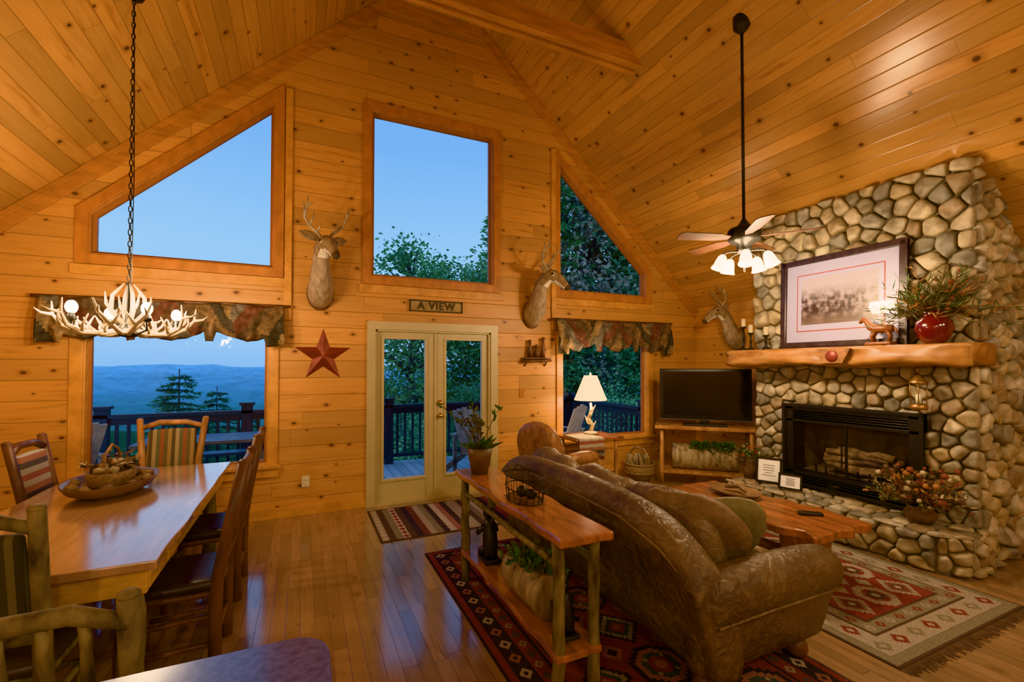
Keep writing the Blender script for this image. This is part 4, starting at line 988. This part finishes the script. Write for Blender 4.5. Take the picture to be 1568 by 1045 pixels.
for a,z in((0,.08),(2,.15),(4,.22),(1,.27),(3.2,.12),(5,.3)): mb.tube([(0,0,z),(.05*math.cos(a),.05*math.sin(a),z+.02),(.085*math.cos(a),.085*math.sin(a),z+.08)],[.016,.012,.003],7)
mb.obj('antler_base',M_antlerw,e)
mb=MB(); mb.lathe([(.215,.44),(.19,.50),(.15,.60),(.11,.70),(.085,.76)],seg=30); mb.lathe([(.0,.80),(.012,.79),(.01,.76),(.0,.76)],mat=0,seg=8); mb.obj('shade',M_lshade,e)
light('lamp_bulb_up',(0,0,.84),9,WARM,.06,e); light('lamp_bulb_down',(0,0,.42),11,WARM,.06,e)
# basket
e=E('wicker_basket',(4.32,5.10,0)); mb=MB(); mb.lathe([(0,.01),(.14,.01),(.19,.12),(.21,.24),(.20,.24),(.18,.12),(0,.03)],seg=26)
for z,r in((.24,.207),(.12,.192)): mb.tube([(r*math.cos(t),r*math.sin(t),z) for t in[2*PI*i/24 for i in range(25)]],.013,6,cap=False)
mb.tube([(0,-.2,.22),(0,-.19,.36),(0,-.1,.45),(0,.1,.45),(0,.19,.36),(0,.2,.22)],.012,7)
mb.obj('basket',M_wick,e); mb=MB()
for k in range(7): mb.log((R(-.1,.1),R(-.12,.12),.12),(R(-.12,.12),R(-.12,.12),.32+R(0,.06)),.03,0)
mb.obj('pine_kindling',M_birch,e)
# ---------------------------------------------------------------- TV and stand
ang=math.atan2(4.15-4.93,5.38-4.58)
tcx,tcy=4.99,4.56
e=E('television',(tcx,tcy,.80),ang); mb=MB()
mb.rbox((0,0,.42),(1.16,.07,.70),.012,0); mb.rbox((0,0,.012),(.55,.26,.022),.01,0); mb.rbox((0,.01,.05),(.12,.05,.08),.01,0); mb.obj('cabinet',M_black,e)
mb=MB(); mb.bb(-.53,.53,-.040,-.034,.13,.73); mb.obj('screen',M_screen,e)
mb=MB(); mb.bb(-.58,.58,-.037,-.034,.07,.078); mb.obj('bezel_line',simple('grey_plastic',(.15,.15,.16),.3),e)
e=E('tv_console',(tcx+.02,tcy+.02,0),ang); mb=MB(); mb.prism(live(-.64,.64,-.24,.24,.02,12,6),.75,.797); mb.prism(live(-.58,.58,-.2,.2,.02,12,9),.15,.185); mb.obj('slabs',M_mantel,e,bevel=.006)
mb=MB()
for sx in(-.55,.55):
    for sy in(-.17,.17): mb.log((sx,sy,0),(sx,sy,.75),.032)
mb.obj('log_legs',M_log,e)
mb=MB(); rg=[]
for i in range(13):
    x=-.42+.07*i; rg.append([(x,.13*math.cos(t)*(1+.15*noise.noise(V((t,x*7,1)))),.36+.17*math.sin(t)) for t in[2*PI*j/18 for j in range(18)]])
mb.loft(rg,0)
for k in range(60):
    a=R(0,2*PI); sprig(mb,(R(-.1,.35),-.06,.53),(math.cos(a),-abs(math.sin(a))*.6,R(.1,1)),R(.08,.22),1,2,5,.06,.04,1.4)
mb.obj('log_planter_with_ivy',[M_birch,M_twig,M_leaf],e)
# ---------------------------------------------------------------- rugs
rc={k:simple('rug_'+k,c,.95,ns=90,var=.25,bump=.3) for k,c in dict(red=(.16,.033,.03),navy=(.035,.035,.052),cream=(.40,.34,.27),teal=(.06,.09,.095),pink=(.27,.125,.105),tan=(.31,.26,.20),olive=(.19,.17,.125),brown=(.07,.045,.037)).items()}
RK=list(rc); RM=[rc[k] for k in RK]; ri={k:i for i,k in enumerate(RK)}
class Rug:
    def __init__(s,x0,x1,y0,y1,base): s.mb=MB(); s.mb.bb(x0,x1,y0,y1,.001,.008,ri[base]); s.z=.008
    def rect(s,x0,x1,y0,y1,c,lv): z=.008+.0004*lv; s.mb.add([(x0,y0,z),(x1,y0,z),(x1,y1,z),(x0,y1,z)],[(0,1,2,3)],ri[c])
    def dia(s,cx,cy,w,h,c,lv,n=5):
        for k in range(n):
            t=(k+.5)/n; s.rect(cx-w*(1-t)-.0,cx+w*(1-t),cy+h*(k/n),cy+h*((k+1)/n),c,lv); s.rect(cx-w*(1-t),cx+w*(1-t),cy-h*((k+1)/n),cy-h*(k/n),c,lv)
    def hexa(s,cx,cy,w,h,c,lv,n=6):
        for k in range(-n,n):
            t=abs(k+.5)/n; ww=w*(1 if t<.45 else 1-(t-.45)*1.3); s.rect(cx-ww,cx+ww,cy+h*k/n,cy+h*(k+1)/n,c,lv)
def kilim(name,x0,x1,y0,y1,base,bands,field,med,fringe=None):
    r=Rug(x0,x1,y0,y1,base); ins=.015;lv=1
    for (c,w,dc,dc2) in bands:
        r.rect(x0+ins,x1-ins,y0+ins,y1-ins,c,lv)
        if dc:
            m=ins+w/2; 
            nx=max(1,int((x1-x0-2*ins)/(w*1.25))); ny=max(1,int((y1-y0-2*ins)/(w*1.25)))
            for i in range(nx+1):
                x=x0+m+(x1-x0-2*m)*i/nx
                for y in(y0+m,y1-m): r.dia(x,y,w*.42,w*.36,(dc,dc2)[i%2],lv+1,4); r.dia(x,y,w*.18,w*.15,c,lv+2,3)
            for i in range(1,ny):
                y=y0+m+(y1-y0-2*m)*i/ny
                for x in(x0+m,x1-m): r.dia(x,y,w*.36,w*.42,(dc,dc2)[i%2],lv+1,4); r.dia(x,y,w*.15,w*.18,c,lv+2,3)
        ins+=w; lv+=3
    r.rect(x0+ins,x1-ins,y0+ins,y1-ins,field,lv)
    fx0,fx1,fy0,fy1=x0+ins,x1-ins,y0+ins,y1-ins
    nx,ny,cols=med; cw=(fx1-fx0)/nx; ch=(fy1-fy0)/ny
    for i in range(nx):
        for j in range(ny):
            cx=fx0+cw*(i+.5);cy=fy0+ch*(j+.5)
            for k,c in enumerate(cols): f=1-k/len(cols); (r.dia if (i+j)%2==0 else r.hexa)(cx,cy,cw*.45*f,ch*.45*f,c if (i+j)%2==0 or k!=1 else cols[-1],lv+1+k,6)
            for q in range(4): r.dia(cx+(-1)**q*cw*.16,cy+(1 if q<2 else -1)*ch*.16,cw*.045,ch*.045,cols[1],lv+len(cols)+1,3)
    for i in range(nx+1):
        for j in range(ny+1):
            cx=fx0+cw*i;cy=fy0+ch*j
            if 0<i<nx and 0<j<ny: r.dia(cx,cy,cw*.2,ch*.2,cols[-1],lv+1,4); r.dia(cx,cy,cw*.1,ch*.1,cols[0],lv+2,3)
    if fringe:
        n=int((x1-x0)/.012)
        for i in range(n):
            x=x0+(x1-x0)*i/n
            for yy,sg in((y0,-1),(y1,1)):
                l=R(.05,.09); dx=R(-.01,.01); r.mb.add([(x,yy,.006),(x+.007,yy,.006),(x+.007+dx,yy+sg*l,.003),(x+dx,yy+sg*l,.003)],[(0,1,2,3)],ri[fringe])
    return r.mb.obj(name,RM,merge=False)
kilim('runner_rug',.96,2.55,.70,3.87,'navy',[('red',.04,None,None),('navy',.11,'cream','pink'),('red',.08,'teal','tan'),('navy',.02,None,None)],'red',(3,7,['navy','tan','teal','red','pink']))
kilim('area_rug',2.88,4.38,1.36,3.55,'brown',[('olive',.06,None,None),('tan',.14,'olive','red'),('brown',.015,None,None),('olive',.09,'tan','red'),('brown',.015,None,None)],'red',(3,5,['tan','olive','red','brown','tan']),fringe='brown')
r=Rug(.66,2.12,4.27,5.25,'brown'); cols=['tan','brown','olive','cream','brown','navy','red','tan','olive','brown','cream','pink','navy','tan']
for i in range(22):
    c=cols[i%len(cols)]; x=.68+ i*1.42/22; r.rect(x,x+1.42/22,4.29,5.23,c,1)
    if i%3==0:
        for k in range(9): r.dia(x+.032,4.34+.1*k,.03,.045,cols[(i+3)%len(cols)],2,4)
r.mb.obj('door_mat_rug',RM,merge=False)
# ---------------------------------------------------------------- foreground counter
e=E('kitchen_counter')
x1,y1,rr=.065,1.28,.09
P=[(-.42,-.45),(x1,-.45)]+[(x1-rr+rr*math.cos(a),y1-rr+rr*math.sin(a)) for a in[PI/2*i/8 for i in range(9)]]+[(-.42,y1)]
mb=MB(); mb.prism(P,.89,.93); mb.obj('countertop',M_cloth,e,bevel=.008)
mb=MB(); mb.bb(-.38,-.02,-.42,1.18,.0,.89); mb.obj('cabinet',M_cab,e,bevel=.005)
# ---------------------------------------------------------------- unseen pendants behind camera, added as fill light for the room
for (x,y,z,pw) in ((.2,-1.6,2.7,88),(2.9,-1.0,2.9,105),(-1.6,-1.2,2.2,70),(4.3,.3,2.5,26)):
    c2=min(5.95,6.52-.93*abs(x-XC)); e=E('fill_light_pendant',(x,y,z)); mb=MB(); mb.lathe([(.16,0),(.13,.07),(.06,.13),(.02,.16),(.006,.17),(.006,c2-z)],seg=20); mb.lathe([(0,c2-z+.02),(.06,c2-z+.02),(.05,c2-z-.03),(0,c2-z-.04)],seg=14); mb.obj('shade_and_cord',M_iron,e)
    mb=MB(); mb.ell((0,0,.04),.04,0); mb.obj('bulb',M_bulb,e); light('fill_light_bulb',(0,0,-.06),pw,(1,.82,.60),.12,e)
# ---------------------------------------------------------------- world & camera
w=bpy.data.worlds.new('dusk_sky'); bpy.context.scene.world=w; w.use_nodes=True; nt=w.node_tree; bg=nt.nodes['Background']
tc=N(nt,'ShaderNodeTexCoord'); sp=N(nt,'ShaderNodeSeparateXYZ'); nt.links.new(tc.outputs['Generated'],sp.inputs[0]); cr=N(nt,'ShaderNodeValToRGB'); nt.links.new(sp.outputs[2],cr.inputs[0]); el=cr.color_ramp.elements
el[0].position=0; el[0].color=(.22,.45,.78,1); el[1].position=.75; el[1].color=(.11,.31,.76,1)
for ps,c in((.06,(.29,.55,.87)),(.22,(.30,.60,.94)),(.42,(.17,.44,.90))): x=el.new(ps); x.color=(*c,1)
nt.links.new(cr.outputs[0],bg.inputs[0]); bg.inputs[1].default_value=1.25
cam=bpy.data.cameras.new('camera'); co=bpy.data.objects.new('camera',cam); bpy.context.collection.objects.link(co)
cam.lens=16; cam.sensor_width=36; cam.shift_y=.0149; co.location=(0,0,1.61); co.rotation_euler=(math.radians(91.2),0,math.radians(-24.7)); cam.clip_start=.02; cam.clip_end=20000
sc=bpy.context.scene; sc.camera=co
try: sc.view_settings.view_transform='Khronos PBR Neutral'
except Exception: sc.view_settings.view_transform='Standard'
sc.view_settings.exposure=0.2
